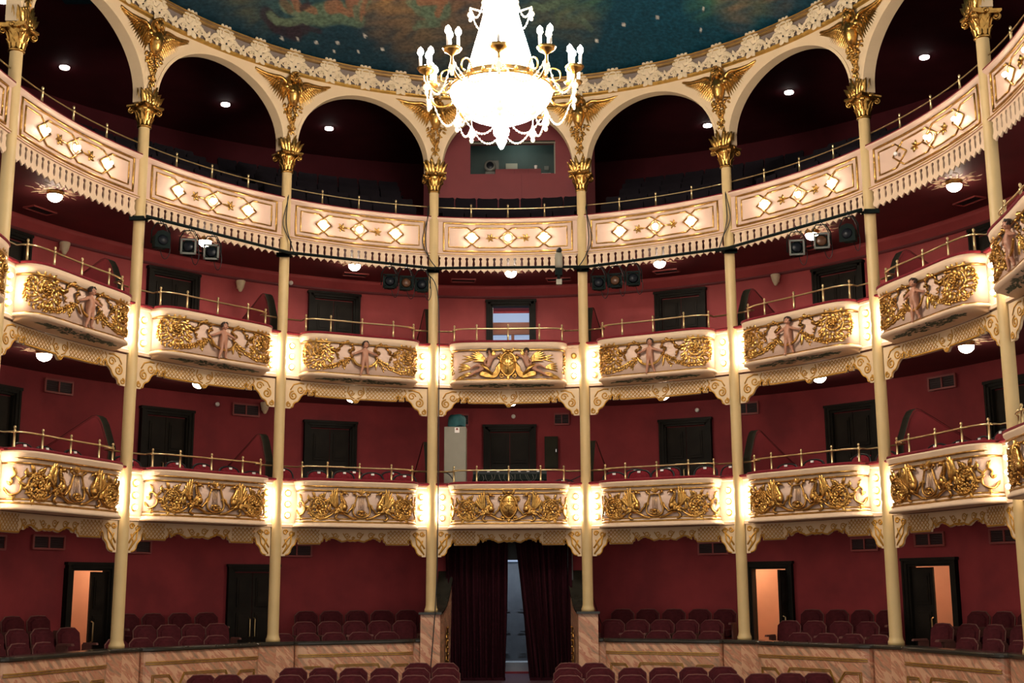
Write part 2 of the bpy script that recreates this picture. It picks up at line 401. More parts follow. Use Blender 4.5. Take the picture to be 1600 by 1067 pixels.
# cornice between arcade and painted ceiling
NP = 150
cp = epath(-3.6, 3.6, -.10, NP)
struct(sweep(cp, [(0, 11.33), (.05, 11.345), (.07, 11.365), (.07, 11.385), (.03, 11.40), (.02, 11.41)]).build('trim_3', 'gold_line', smooth=True))
struct(sweep(cp, [(.02, 11.405), (.03, 11.41), (.055, 11.655), (.03, 11.66)]).build('trim_4', 'frieze_grey'))
struct(sweep(cp, [(.03, 11.655), (.07, 11.665), (.09, 11.69), (.06, 11.70), (.10, 11.725), (.12, 11.745), (.08, 11.76), (-.25, 11.77)]).build('trim_5', 'bronze', smooth=True))
tl = MB(); tl.tube([(E(s, -.10-.10)[0], E(s, -.10-.10)[1], 11.685) for s in [-3.6+7.2*i/NP for i in range(NP+1)]], .009, 5); tl.tube([(E(s, -.23)[0], E(s, -.23)[1], 11.742) for s in [-3.6+7.2*i/NP for i in range(NP+1)]], .010, 5); struct(tl.build('trim_9', 'gold_line', smooth=True))
# painted ceiling: shallow saucer over the house, its picture mixed per vertex (paint colours only)
PAINT = [(-4.75,4.28,-4.41,4.77,0.479,(0.08,0.09,0.06),-0.8),
(-4.62,4.67,-4.53,4.78,0.256,(0.09,0.09,0.055),-0.9),
(-4.05,4.68,-3.66,5.07,0.511,(0.04,0.1,0.1),-0.8),
(-3.05,4.81,-2.61,4.99,0.479,(0.03,0.1,0.1),-0.6),
(-2.3,5.24,-1.63,5.63,0.543,(0.26,0.15,0.06),-1),
(-2.16,5.06,-1.71,5.22,0.416,(0.28,0.16,0.06),-0.9),
(-2.01,5.88,-1.85,6.61,0.479,(0.12,0.08,0.05),-0.9),
(-1.58,6.34,-0.88,6.92,0.639,(0.1,0.08,0.05),-0.7),
(-1.15,5.58,-0.36,6.43,0.767,(0.14,0.1,0.06),-0.8),
(-1.0,5.1,-0.31,5.24,0.479,(0.2,0.1,0.05),-0.8),
(-2.46,5.61,-2.27,6.04,0.416,(0.09,0.07,0.05),-0.8),
(0.62,5.45,1.33,5.62,0.639,(0.1,0.1,0.06),-0.8),
(1.09,5.24,1.66,5.11,0.384,(0.04,0.12,0.07),-0.8),
(0.98,5.84,1.46,6.12,0.416,(0.09,0.09,0.06),-0.7),
(3.6,4.97,4.49,4.87,0.416,(0.05,0.14,0.08),-0.9),
(4.06,5.03,4.32,5.21,0.352,(0.18,0.11,0.07),-0.9),
(4.36,4.73,4.91,4.67,0.32,(0.14,0.1,0.06),-0.8),
(-4.27,5.09,-4.19,5.39,0.144,(0.028,0.018,0.025),0.9),
(-4.19,5.39,-3.9,5.71,0.16,(0.028,0.018,0.025),0.9),
(-3.95,5.66,-3.71,5.64,0.112,(0.028,0.018,0.025),0.9),
(-3.67,5.63,-3.44,5.8,0.048,(0.028,0.018,0.025),0.8),
(-4.22,5.11,-4.15,5.3,0.08,(0.11,0.15,0.095),0.9),
(-4.15,5.3,-3.96,5.41,0.064,(0.11,0.15,0.095),0.9),
(-3.96,5.41,-3.69,5.36,0.064,(0.11,0.15,0.095),0.9),
(-3.68,5.04,-3.63,5.41,0.08,(0.11,0.15,0.095),0.9),
(-3.91,4.91,-3.68,5.16,0.112,(0.11,0.15,0.095),0.95),
(-3.93,4.78,-3.86,5.0,0.08,(0.12,0.08,0.05),0.9),
(-3.58,5.27,-3.36,5.32,0.16,(0.085,0.13,0.085),0.95),
(-3.36,5.32,-3.0,5.27,0.192,(0.085,0.13,0.085),0.95),
(-3.01,5.35,-2.71,5.53,0.16,(0.085,0.13,0.085),0.95),
(-3.15,5.12,-3.0,5.11,0.112,(0.22,0.10,0.055),0.9),
(-2.97,5.2,-2.83,5.37,0.064,(0.22,0.10,0.055),0.9),
(-2.74,5.08,-2.63,5.26,0.128,(0.22,0.10,0.055),0.9),
(-2.71,5.37,-2.68,5.49,0.096,(0.22,0.10,0.055),0.8),
(-2.58,5.19,-2.44,4.98,0.08,(0.11,0.15,0.095),0.9),
(-3.72,4.72,-3.7,5.0,0.08,(0.22,0.10,0.055),0.9),
(-3.57,5.03,-3.43,5.16,0.064,(0.22,0.10,0.055),0.85),
(-3.65,5.03,-3.5,4.93,0.048,(0.028,0.018,0.025),0.9),
(-2.69,5.25,-2.72,5.64,0.064,(0.085,0.13,0.085),0.9),
(-2.48,5.01,-2.58,5.27,0.048,(0.22,0.10,0.055),0.9),
(-1.71,5.18,-1.6,5.29,0.08,(0.11,0.15,0.095),0.9),
(-1.51,5.31,-1.14,5.46,0.192,(0.085,0.13,0.085),0.95),
(-1.52,5.19,-1.07,5.19,0.08,(0.22,0.10,0.055),0.95),
(-1.44,5.51,-1.35,5.84,0.096,(0.085,0.13,0.085),0.9),
(-1.13,5.3,-1.23,5.61,0.064,(0.22,0.10,0.055),0.9),
(-1.6,5.89,-1.24,5.91,0.064,(0.085,0.13,0.085),0.8),
(-1.69,6.0,-1.6,5.93,0.048,(0.085,0.13,0.085),0.8),
(0.53,5.41,0.71,5.51,0.064,(0.085,0.13,0.085),0.8),
(0.71,5.51,0.97,5.36,0.064,(0.085,0.13,0.085),0.8),
(0.95,5.4,1.0,5.94,0.048,(0.085,0.13,0.085),0.55),
(1.19,5.75,1.48,5.89,0.064,(0.085,0.13,0.085),0.5),
(1.48,5.89,1.63,6.12,0.048,(0.085,0.13,0.085),0.5),
(-4.16,5.85,-4.16,5.85,0.030,(0.62,0.58,0.5),0.95),
(-3.88,5.94,-3.88,5.94,0.030,(0.62,0.58,0.5),0.95),
(-3.56,6.14,-3.56,6.14,0.030,(0.62,0.58,0.5),0.95),
(-3.18,6.22,-3.18,6.22,0.030,(0.62,0.58,0.5),0.95),
(-3.28,6.47,-3.28,6.47,0.030,(0.62,0.58,0.5),0.95),
(-2.83,6.58,-2.83,6.58,0.030,(0.62,0.58,0.5),0.95),
(-2.37,6.58,-2.37,6.58,0.030,(0.62,0.58,0.5),0.95),
(-2.64,6.1,-2.64,6.1,0.030,(0.62,0.58,0.5),0.95),
(2.23,5.93,2.23,5.93,0.030,(0.62,0.58,0.5),0.95),
(2.83,5.62,2.83,5.62,0.030,(0.62,0.58,0.5),0.95),
(1.74,6.48,1.74,6.48,0.030,(0.62,0.58,0.5),0.95),
(3.65,5.89,3.65,5.89,0.030,(0.62,0.58,0.5),0.95),
(3.62,5.24,3.62,5.24,0.030,(0.62,0.58,0.5),0.95)]
def dome_z(x, y):
    q = (x/A)**2+(y/B)**2; return 11.765 + max(0, .9*(1-q))
def paint(x, y):
    q = random.Random(int(x*977)*131+int(y*877)).random()
    c = [.007+.006*q, .028+.012*q, .042+.016*q]
    t = max(0, min(1, (x+.8)/4)); c = [c[0]*(1-.5*t), c[1]*(1+.35*t), c[2]*(1+.45*t)]
    for x0, y0, x1, y1, r, col, st_, in PAINT:
        if abs(x-(x0+x1)/2) > abs(x1-x0)/2+r: continue
        dx, dy = x1-x0, (y1-y0)*.47; L = dx*dx+dy*dy; ey = (y-y0)*.47
        u = 0 if L < 1e-9 else max(0, min(1, ((x-x0)*dx+ey*dy)/L)); d = hypot(x-x0-u*dx, ey-u*dy)
        if d < r:
            soft = .9 if st_ < 0 else .25; f = min(1, (1-d/r)/soft)*abs(st_)*.9
            if st_ < 0: f *= .6+.4*sin(7*x+3*sin(5*y+x*3))*cos(6*y-2*x)
            c = [c[i]*(1-f)+col[i]*f for i in range(3)]
    return c
xs = [-7.6, -6.5, -5.6]+[-5.2+.03*i for i in range(347)]+[5.6, 6.5, 7.6]; ys = [-8, -5, -2, 1, 3]+[3.8+.05*i for i in range(90)]
ce = MB(); ce.v = [(x, y, dome_z(x, y)) for x in xs for y in ys]; ny = len(ys)
ce.f = [(i*ny+j, i*ny+j+1, (i+1)*ny+j+1, (i+1)*ny+j) for i in range(len(xs)-1) for j in range(ny-1) if (ys[j]/8.3)**2+(min(abs(xs[i]), abs(xs[i+1]))/7.4)**2 < 1.02]
def ceil_fn(nt, b, tc):
    a = nt.nodes.new('ShaderNodeVertexColor'); a.layer_name = 'painting'
    n = nt.nodes.new('ShaderNodeTexNoise'); n.inputs['Scale'].default_value = 14; n.inputs['Detail'].default_value = 8; nt.links.new(tc.outputs['Object'], n.inputs['Vector'])
    r = nt.nodes.new('ShaderNodeValToRGB'); r.color_ramp.elements[0].position = .3; r.color_ramp.elements[0].color = (.6, .6, .6, 1); r.color_ramp.elements[1].position = .7; r.color_ramp.elements[1].color = (1.3, 1.3, 1.3, 1)
    mx = nt.nodes.new('ShaderNodeMix'); mx.data_type = 'RGBA'; mx.blend_type = 'MULTIPLY'; mx.inputs[0].default_value = 1
    nt.links.new(n.outputs['Fac'], r.inputs['Fac']); nt.links.new(a.outputs['Color'], mx.inputs[6]); nt.links.new(r.outputs['Color'], mx.inputs[7]); nt.links.new(mx.outputs[2], b.inputs['Base Color'])
mat('ceiling_painting', (.02, .06, .08), .7, spec=.12, fn=ceil_fn, bump=.12, bscale=30)
co = struct(ce.build('ceiling', 'ceiling_painting', smooth=True))
ca = co.data.color_attributes.new('painting', 'FLOAT_COLOR', 'POINT')
buf = []
for v in ce.v: buf += paint(v[0], v[1])+[1]
ca.data.foreach_set('color', buf)
# ================================================================== DOORS
def door(z, h, w, leaves=(1, 1), openang=(0, 0), centre=False):
    r = empty('door_1'); r['kind'] = 'structure'
    f = MB(); t = .10
    for sx in (-1, 1):
        f.box((sx*(w/2-t/2), -.03, h/2), (t, .16, h)); f.box((sx*(w/2-.02), -.065, h/2), (.04, .12, h)); f.box((sx*(w/2-t-.02), .02, h/2-.05), (.04, .2, h-.1))
    f.box((0, -.03, h-t/2), (w, .16, t)); f.box((0, -.065, h-.02), (w+.04, .13, .05)); f.box((0, .02, h-t-.02), (w-2*t, .2, .04))
    f.build('door_frame', 'dark_wood', r)
    iw = (w-2*t-.08)/2; ih = h-t-.06
    for i, sx in enumerate((-1, 1)):
        if not leaves[i]: continue
        lf = MB(); lf.box((-sx*iw/2, 0, ih/2), (iw-.01, .045, ih))
        for z0, z1 in ((.08, .30), (.36, .62), (.68, .95)):
            lf.box((-sx*iw/2, -.03, ih*(z0+z1)/2), (iw*.66, .03, ih*(z1-z0)), top=1); lf.box((-sx*iw/2, -.05, ih*(z0+z1)/2), (iw*.5, .02, ih*(z1-z0)-.1))
        lo = lf.build('door_leaf', 'door_wood', r); lo.location = (sx*iw, .0, 0); lo.rotation_euler = (0, 0, sx*openang[i])
        hd = MB(); hx = -sx*(iw-.05); hd.tube([(hx, -.03, .78), (hx, -.08, .80), (hx, -.08, 1.12), (hx, -.03, 1.14)], .014, 6); hd.build('door_handle', 'brass', lo)
    return r
DN = [0]
def put_door(stamp, s, z):
    DN[0] += 1; m = E(s, 2.5, z); n = nrm(s)
    if isinstance(stamp, Stamp): o = stamp.put(m, atan2(-n.x, n.y), ''); del o['label']
    else: o = stamp; o.location = m; o.rotation_euler = (0, 0, atan2(-n.x, n.y))
    o.name = 'door_%d' % DN[0]; return o
dl = Stamp(door(0, 2.16, 1.10))
for s in (-2.66, -1.775, -.935, -.01, .90, 1.765, 2.6): put_door(dl, s, 2.98)
for s in (-2.66, -1.775, -.93, .895, 1.735, 2.58): put_door(dl, s, 5.68)
put_door(Stamp(door(0, 2.18, 1.06, (0, 0))), 0.0, 5.66)
put_door(Stamp(door(0, 2.16, 1.05)), -1.305, .08)
put_door(Stamp(door(0, 2.16, 1.0, (0, 1), (0, .12))), -2.115, .08)
put_door(Stamp(door(0, 2.16, .98, (0, 1), (0, 1.5))), 1.30, .08)
put_door(Stamp(door(0, 2.16, 1.12, (1, 0), (-.12, 0))), 2.115, .08)
mat('window_brown', (.22, .085, .045), .6, noise=.3, nscale=4)
# window of the corridor behind the open upper centre door
l = bpy.data.lights.new('upper_corridor_lamp', 'POINT'); l.energy = 9; l.color = (1, .85, .7); l.shadow_soft_size = .1; o = bpy.data.objects.new('upper_corridor_lamp', l); COL.objects.link(o); o.location = (0, 11.2, 7.9)
wr = empty('window_1', (0, 12.2, 5.65)); wr['kind'] = 'structure'
g = MB(); g.box((0, .0, 1.15), (2.2, .04, 2.3)); g.build('pane', 'daylight_pane', wr)
g = MB()
for z, hh, yy in ((1.93, .28, 0), (1.36, .10, 0), (1.02, .42, .0), (.45, .6, 0)): g.box((0, -.06+yy, z), (2.3, .08, hh))
for x in (-.9, -.0, .9): g.box((x, -.05, 1.85), (.07, .06, .4))
g.build('window_frame', 'window_brown', wr)
vb = MB(); vb.box((-1.3, 11.3, 6.85), (.08, 1.9, 2.45)); vb.box((1.3, 11.3, 6.85), (.08, 1.9, 2.45)); vb.box((0, 11.3, 8.06), (2.7, 1.9, .08)); vb.box((0, 11.3, 5.6), (2.7, 1.9, .08)); vb.box((0, 12.3, 6.85), (2.7, .08, 2.45)); struct(vb.build('wall_upper_corridor', 'crimson'))
d2 = MB(); d2.box((-.39, 10.62, 6.3), (.03, .4, 1.3)); d2.box((.39, 10.62, 6.3), (.03, .4, 1.3)); struct(d2.build('trim_6', 'door_wood'))
# the grey outer door seen between the curtains
dr = empty('door_20', (.02, 11.1, .28)); dr['kind'] = 'structure'
g = MB(); g.box((0, 0, 1.0), (1.0, .05, 2.0))
for x in (-.25, .25):
    for z0, z1 in ((.1, .5), (.56, .95), (1.0, 1.9)): g.box((x, -.03, (z0+z1)/2), (.34, .03, z1-z0)); g.box((x, -.05, (z0+z1)/2), (.24, .02, z1-z0-.1))
g.build('door_leaf', 'grey_door', dr)
g = MB(); g.ell((-.30, -.06, .98), .03); g.ell((-.30, -.06, 1.10), .025); g.build('door_knob', 'brass', dr)
g = MB(); g.box((0, .0, 2.12), (1.0, .03, .16)); g.build('transom_pane', 'daylight_pane', dr)
# ================================================================== COLUMNS
def volute(mb, c, sgn, R=.05, y=0):
    mb.tube([(c[0]+sgn*(R*(1-.75*i/14))*cos(pi/2-2*pi*1.4*i/14), y, c[1]+(R*(1-.75*i/14))*sin(pi/2-2*pi*1.4*i/14)) for i in range(15)], .012, 6)
def make_column(zb):
    r = empty('column')
    sh = MB(); sh.lathe([(.125, 0), (.125, .05), (.11, .08), (.10, .13), (.098, 1.0), (.096, 3.0), (.094, 6.0), (.092, 9.42-zb), (.10, 9.425-zb)], (0, 0, 0), 20); sh.build('shaft', 'column_cream', r, True)
    c = MB(); z = 9.40-zb
    c.lathe([(.092, z), (.12, z+.01), (.12, z+.03), (.098, z+.04), (.10, z+.15), (.135, z+.27), (.185, z+.335)], n=16)
    for row, (z0, L, wd, rr) in enumerate(((z+.04, .14, .035, .10), (z+.12, .17, .04, .105))):
        for i in range(8):
            a = 2*pi*(i+.5*row)/8; l = MB(); l.leaf((0, 0), pi/2, L, wd, .025, 0, 5, lobes=.3)
            l.map(lambda v: Vector((v.x, v.y-.35*(v.z/L)**3*.12-rr, v.z+z0))); R = Matrix.Rotation(a, 3, 'Z'); l.map(lambda v: R@v); c.add(l.v, l.f)
    for i in range(4):
        a = pi/4+i*pi/2; l = MB(); volute(l, (.225, .285), 1, .055); volute(l, (.225, .285), 1, .055, .02); volute(l, (.225, .285), 1, .055, -.02); l.map(lambda v: Vector((v.x, v.y, v.z+z))); l.ell((.225, 0, z+.285), (.02, .045, .02)); l.tube([(.11, 0, z+.12), (.15, 0, z+.27), (.22, 0, z+.345)], .02, 5); R = Matrix.Rotation(a, 3, 'Z'); l.map(lambda v: R@v); c.add(l.v, l.f)
        a = i*pi/2; l = MB(); l.ell((.20, 0, z+.36), (.03, .04, .035)); R = Matrix.Rotation(a, 3, 'Z'); l.map(lambda v: R@v); c.add(l.v, l.f)
    c.build('capital', 'gold', r, True)
    ab = MB(); pts = []
    for i in range(4):
        for j in range(8):
            t = j/8; a0 = pi/4+i*pi/2; p0 = Vector((cos(a0), sin(a0))); a1 = a0+pi/2; p1 = Vector((cos(a1), sin(a1))); p = p0.lerp(p1, t)*.305; p *= 1-.12*sin(pi*t); pts.append(p)
    n = len(pts); vs = [(p.x*.9, p.y*.9, z+.335) for p in pts]+[(p.x, p.y, z+.36) for p in pts]+[(p.x, p.y, z+.39) for p in pts]
    ab.add(vs, [tuple(range(n-1, -1, -1)), tuple(range(2*n, 3*n))]+[(q*n+i, q*n+(i+1) % n, (q+1)*n+(i+1) % n, (q+1)*n+i) for q in range(2) for i in range(n)])
    ab.build('abacus', 'gold', r)
    im = MB(); im.box((0, .0, z+.45), (.28, .20, .14)); im.build('impost_block', 'arch_cream', r)
    le = MB(); zt = z+.38
    for sx in (-1, 1):
        for (x, a, L, wd) in ((.03, pi/2-.05, .30, .045), (.08, pi/2-.15, .27, .045), (.13, pi/2-.3, .24, .04), (.05, pi/2+.1, .36, .03)):
            l = MB(); l.leaf((x, zt), a, L, wd, .05, -.5, 6, -.14, lobes=.35); 
            if sx < 0: l.v = [(-q[0], q[1], q[2]) for q in l.v]
            le.add(l.v, l.f)
        for y in (-.08, .0, .08):    # side leaves turned towards the arches
            l = MB(); l.leaf((y, zt), pi/2, .28, .045, .04, 0, 6, 0, lobes=.35); l.map(lambda v: Vector((sx*(.145-v.y+.1*(v.z-zt)**2*3), v.x, v.z))); le.add(l.v, l.f)
    le.ell((0, -.16, zt+.12), (.03, .03, .06)); le.build('acanthus_crown', 'gold', r, True)
    return r
cols = {}
st1 = Stamp(make_column(.86)); tagc = lambda o: (o.__setitem__('kind', 'thing'), o.__setitem__('category', 'column'), o.__setitem__('group', 'cast iron columns around the auditorium'))
for j in (-5, -4, -3, -2, 2, 3, 4, 5):
    s = (abs(j)-.5)*(1 if j > 0 else -1); n = nrm(s)
    o = st1.put(E(s, 0, .86), atan2(-n.x, n.y), 'slender cream column with gold leafy capital, %s' % colpos(j)); tagc(o)
st2 = Stamp(make_column(1.33))
for j in (-1, 1):
    s = .5*j; n = nrm(s); o = st2.put(E(s, 0, 1.33), atan2(-n.x, n.y), 'slender cream column with gold capital, %s beside the entrance curtain' % ('left' if j < 0 else 'right')); tagc(o)
# winged gilt figures in the spandrels
def make_angel():
    r = empty('winged_figure'); zc = 10.96
    b = MB()
    b.ell((0.0, -.12, zc+.25), (.078, .080, .098), 14, 10); b.ell((0, -.185, zc+.215), (.045, .03, .035), 8, 5); b.ell((0, -.205, zc+.245), (.014, .018, .028), 6, 4); b.ell((0, -.205, zc+.205), (.022, .008, .007), 6, 4)
    for sx in (-1, 1): b.ell((sx*.032, -.185, zc+.262), (.016, .012, .012), 6, 4); b.ell((sx*.14, -.07, zc+.075), (.075, .065, .065), 9, 6); b.ell((sx*.062, -.145, zc-.005), (.062, .055, .06), 10, 7)
    b.tube([(0, -.09, zc+.20), (0, -.08, zc+.08), (0, -.07, zc-.04), (0, -.07, zc-.17), (0, -.06, zc-.27)], [.05, .115, .135, .10, .06], 14)
    b.build('body', 'gold', r, True)
    h = MB(); random.seed(3)
    for i in range(60):
        a = random.uniform(-.5, pi+.5); q = random.uniform(.85, 1.08); h.ell((.085*cos(a)*q, -.11+random.uniform(-.05, .05)*(1 if sin(a) < .6 else 1.3), zc+.27+.095*sin(a)*q), (.026, .028, .024), 6, 4)
    for sx in (-1, 1):
        for d in (0, .03): h.tube(cat([(sx*(.085+d), -.10, zc+.27), (sx*(.115+d), -.11, zc+.17), (sx*(.085+d), -.13, zc+.09), (sx*(.12+d), -.12, zc+.0)], 5), [.026]*10+[.018]*6, 6)
    h.build('hair', 'gold', r, True)
    for sx in (-1, 1):
        w_ = MB()
        w_.tube(cat([(.09, -.05, zc+.0), (.15, -.06, zc+.16), (.26, -.06, zc+.235), (.42, -.05, zc+.235), (.60, -.04, zc+.25), (.80, -.03, zc+.30)], 5), [.03+.012*sin(i/25*pi)*(1-i/26) for i in range(26)], 6)
        for row, (m, L0, wd, yy) in enumerate(((22, .40, .036, -.0), (19, .29, .036, -.025), (16, .19, .036, -.045), (12, .11, .034, -.06))):
            for i in range(m):
                t = i/(m-1); p = (.11+.60*t*(1-.08*row), zc+.10+.16*sin(min(1, t*1.5)*pi/2)+.035-.03*row)
                ang = -pi/2+.15+1.25*t**1.1; w_.leaf(p, ang, L0*(1-.45*t), wd*(1-.4*t), .022, .25, 4, yy)
        if sx < 0: w_.v = [(-q[0], q[1], q[2]) for q in w_.v]; w_.f = [tuple(reversed(f)) for f in w_.f]
        w_.build('wing', 'gold', r, True)
    d = MB(); random.seed(5)
    for i in range(70):
        t = i/69; z = zc-.20-.42*t; wd = .155*(1-t)**.8+.03; x = (random.random()*2-1)*wd
        if i % 3: d.leaf((x, z), -pi/2+x*3+random.uniform(-.7, .7), .09, .028, .045, random.uniform(-.8, .8), 4, -.01)
        else: d.ell((x*.7, -.045, z), .026, 6, 4)
    d.tube([(0, -.03, zc-.60), (0, -.03, zc-.74)], .014, 6)
    for sx in (-1, 1): d.tube(spiral((sx*.045, zc-.70), .04, .008, pi/2, -sx*1.2, 12, -.03), .013, 6)
    for sx in (-1, 0, 1): d.leaf((0, zc-.72), -pi/2+sx*.6, .12, .025, .035, 0, 4, -.01)
    d.build('drop_garland', 'gold', r, True)
    return r
sa = Stamp(make_angel())
for j in (-4, -3, -2, -1, 1, 2, 3, 4):
    s = (abs(j)-.5)*(1 if j > 0 else -1); n = nrm(s)
    o = sa.put(E(s, -.10, 0), atan2(-n.x, n.y), 'gilded winged figure between arches above column, %s' % colpos(j), group='gilded winged figures in the spandrels'); o['category'] = 'relief figure'
# palmettes of the cornice
def palmette(big):
    r = empty('plaster_palmette' if big else 'plaster_rosette'); b = MB(); k = 1 if big else .62
    if big:
        for i in range(7):
            a = pi/2+(i-3)*.46; b.leaf((0, .02), a, .155, .040, .035, 0, 5, lobes=.25); b.ell((.132*cos(a), -.016, .02+.132*sin(a)), (.026, .014, .026), 7, 4)
        b.tube([(.07*cos(a), -.035, .03+.07*sin(a)) for a in [pi*i/8 for i in range(9)]], .012, 5)
        b.tube([(.105*cos(a), -.025, .03+.105*sin(a)) for a in [-.3+(pi+.6)*i/10 for i in range(11)]], .010, 5)
    for i in range(5):
        a = pi/2+i*2*pi/5; b.leaf((.008*cos(a), -.075+.008*sin(a)), a, .10*k, .042*k, .045, 0, 5, -.008)
    for sx in (-1, 1):
        b.tube(cat([(sx*.04, -.015, -.05), (sx*.12, -.02, -.02), (sx*.20, -.02, -.05), (sx*.24, -.02, -.09)], 4), [.012]*13, 5)
        for t, a in ((.10, 1.0), (.15, .3), (.19, -.6), (.13, -1.2), (.07, .9)): b.leaf((sx*t, -.04), pi/2-sx*(pi/2-a), .085, .026, .025, -sx*.6, 4)
        b.tube(spiral((sx*.17, -.055), .045, .01, 0, sx*1.3, 12, -.02), .009, 5)
    b.build('petals', 'plaster', r, True); e = MB(); e.ell((0, -.045, -.075), (.014*k, .01, .014*k), 6, 4); e.build('flower_eye', 'black_metal', r)
    return r
sb, ss = Stamp(palmette(True)), Stamp(palmette(False))
PN = list(range(-12, 13))
for i, q in enumerate(PN):
    for big in (1, 0):
        s = q/4+(0 if big else .125)+.125*0; n = nrm(s)
        o = (sb if big else ss).put(E(s, -.175, 11.57), atan2(-n.x, n.y), '%s on the cornice, %s from its left end' % ('large cream shell palmette' if big else 'small cream plaster rosette', ORD[i+1]), group='cream plaster ornaments along the cornice', sx=1.38 if big else 1.45, sz=1.58 if big else 1.6); o['category'] = 'plaster ornament'
# ================================================================== BALCONY FRONTS
def chain(mb, pts, L=.07, wd=.02, h=.025, seed=1, berries=True):   # garland of leaves and fruit along a curve
    rnd = random.Random(seed)
    for i, p in enumerate(pts[:-1]):
        q = pts[i+1]; a = atan2(q[1]-p[1], q[0]-p[0])
        for sd in (-1, 1): mb.leaf(p, a+sd*rnd.uniform(.5, 1.2), L*rnd.uniform(.7, 1.15), wd, h, -sd*.8, 4, -.004)
        if berries: mb.ell((p[0]+rnd.uniform(-.01, .01), -.028, p[1]+rnd.uniform(-.012, .012)), rnd.uniform(.014, .022), 6, 4)
def along(pts, step):
    P = cat([(p[0], 0, p[1]) for p in pts], 10); out = [(P[0].x, P[0].z)]; acc = 0
    for a, b in zip(P, P[1:]):
        acc += (b-a).length
        if acc >= step: out.append((b.x, b.z)); acc = 0
    out.append((P[-1].x, P[-1].z)); return out
def rosette(mb, c, R, seed=1, sgn=1):
    rnd = random.Random(seed)
    for ring, (rr, n, L, wd) in enumerate(((.86, 13, .40, .085), (.50, 9, .36, .10), (.22, 6, .26, .09))):
        for i in range(n):
            a = 2*pi*i/n+ring*.4; p = (c[0]+rr*R*cos(a)*.8, c[1]+rr*R*sin(a)*.8)
            mb.leaf(p, a+sgn*1.0, L*R, wd*R*1.5, .03, sgn*1.0, 5, -.006*ring, lobes=.3)
    for i in range(7):
        a = 2*pi*i/7; mb.ell((c[0]+.16*R*cos(a), -.05, c[1]+.16*R*sin(a)), R*.10, 6, 4)
    mb.ell((c[0], -.06, c[1]), R*.12, 6, 4)
    mb.tube(spiral(c, R*.94, R*.62, pi/2, sgn*1.05, 30, -.018), [.010-.003*i/30 for i in range(31)], 6)
    for i in range(17):
        a = pi/2+sgn*2*pi*i/17; mb.leaf((c[0]+.82*R*cos(a), c[1]+.82*R*sin(a)), a+sgn*(.7+rnd.uniform(-.2, .2)), .44*R, .030, .035, sgn*-.9, 5, -.006, lobes=.35)
    mb.tube(spiral(c, R*.60, R*.30, 0, -sgn*1.0, 24, -.03), .011, 6)
def ribbon(mb, pts, wd=.024, seed=0):
    P = cat([(p[0], 0, p[1]) for p in pts], 9); n = len(P)
    for i in range(n-1):
        pass
    vs = []
    for i, p in enumerate(P):
        t = (P[min(i+1, n-1)]-P[max(i-1, 0)]).normalized(); nx, nz = -t.z, t.x; k = 1.5*wd*(.4+.6*abs(sin(i*.33+seed))); y = -.03-.018*sin(i*.66+seed)
        vs += [(p.x+nx*k, y, p.z+nz*k), (p.x, y-.016, p.z), (p.x-nx*k, y, p.z-nz*k), (p.x, y+.012, p.z)]
    mb.add(vs, [(i*4+j, i*4+(j+1) % 4, (i+1)*4+(j+1) % 4, (i+1)*4+j) for i in range(n-1) for j in range(4)])
def skin_figure(name, J, EDG, R, m, parent, extra=None, sub=2):
    me = bpy.data.meshes.new(name); names = list(J); me.from_pydata([J[n] for n in names], [(names.index(a), names.index(b)) for a, b in EDG], []); me.update()
    o = bpy.data.objects.new(name, me); COL.objects.link(o)
    md = o.modifiers.new('skin', 'SKIN'); md.use_smooth_shade = True
    if not me.skin_vertices: 
        bm = bmesh.new(); bm.from_mesh(me); bm.verts.layers.skin.verify(); bm.to_mesh(me); bm.free()
    for i, n in enumerate(names): me.skin_vertices[0].data[i].radius = (R[n], R[n]) if not hasattr(R[n], '__len__') else R[n]; me.skin_vertices[0].data[i].use_root = (i == 0)
    sd = o.modifiers.new('sub', 'SUBSURF'); sd.levels = sub; sd.render_levels = sub
    dg = bpy.context.evaluated_depsgraph_get(); ev = o.evaluated_get(dg); nm = bpy.data.meshes.new_from_object(ev); bpy.data.objects.remove(o)
    vs = [tuple(v.co) for v in nm.vertices]; fs = [tuple(p.vertices) for p in nm.polygons]; bpy.data.meshes.remove(nm)
    mb = MB(); mb.add(vs, fs)
    if extra: extra(mb)
    return mb
def hand(mb, c, d, s=1.0):     # palm, four curled fingers, thumb
    d = Vector(d).normalized(); up = Vector((0, -1, 0)); b = d.cross(up).normalized(); c = Vector(c)
    mb.ell(tuple(c), (.013*s, .011*s, .014*s), 6, 4)
    for i, (o, L) in enumerate(((-.010, .016), (-.003, .020), (.004, .019), (.010, .014))):
        p = c+b*o*s; mb.tube([p, p+d*L*s, p+d*(L*1.25)*s+up*-.008*s], .0035*s, 4)
    mb.tube([c-b*.008*s, c-b*.018*s+d*.006*s, c-b*.020*s+d*.013*s], .004*s, 4)
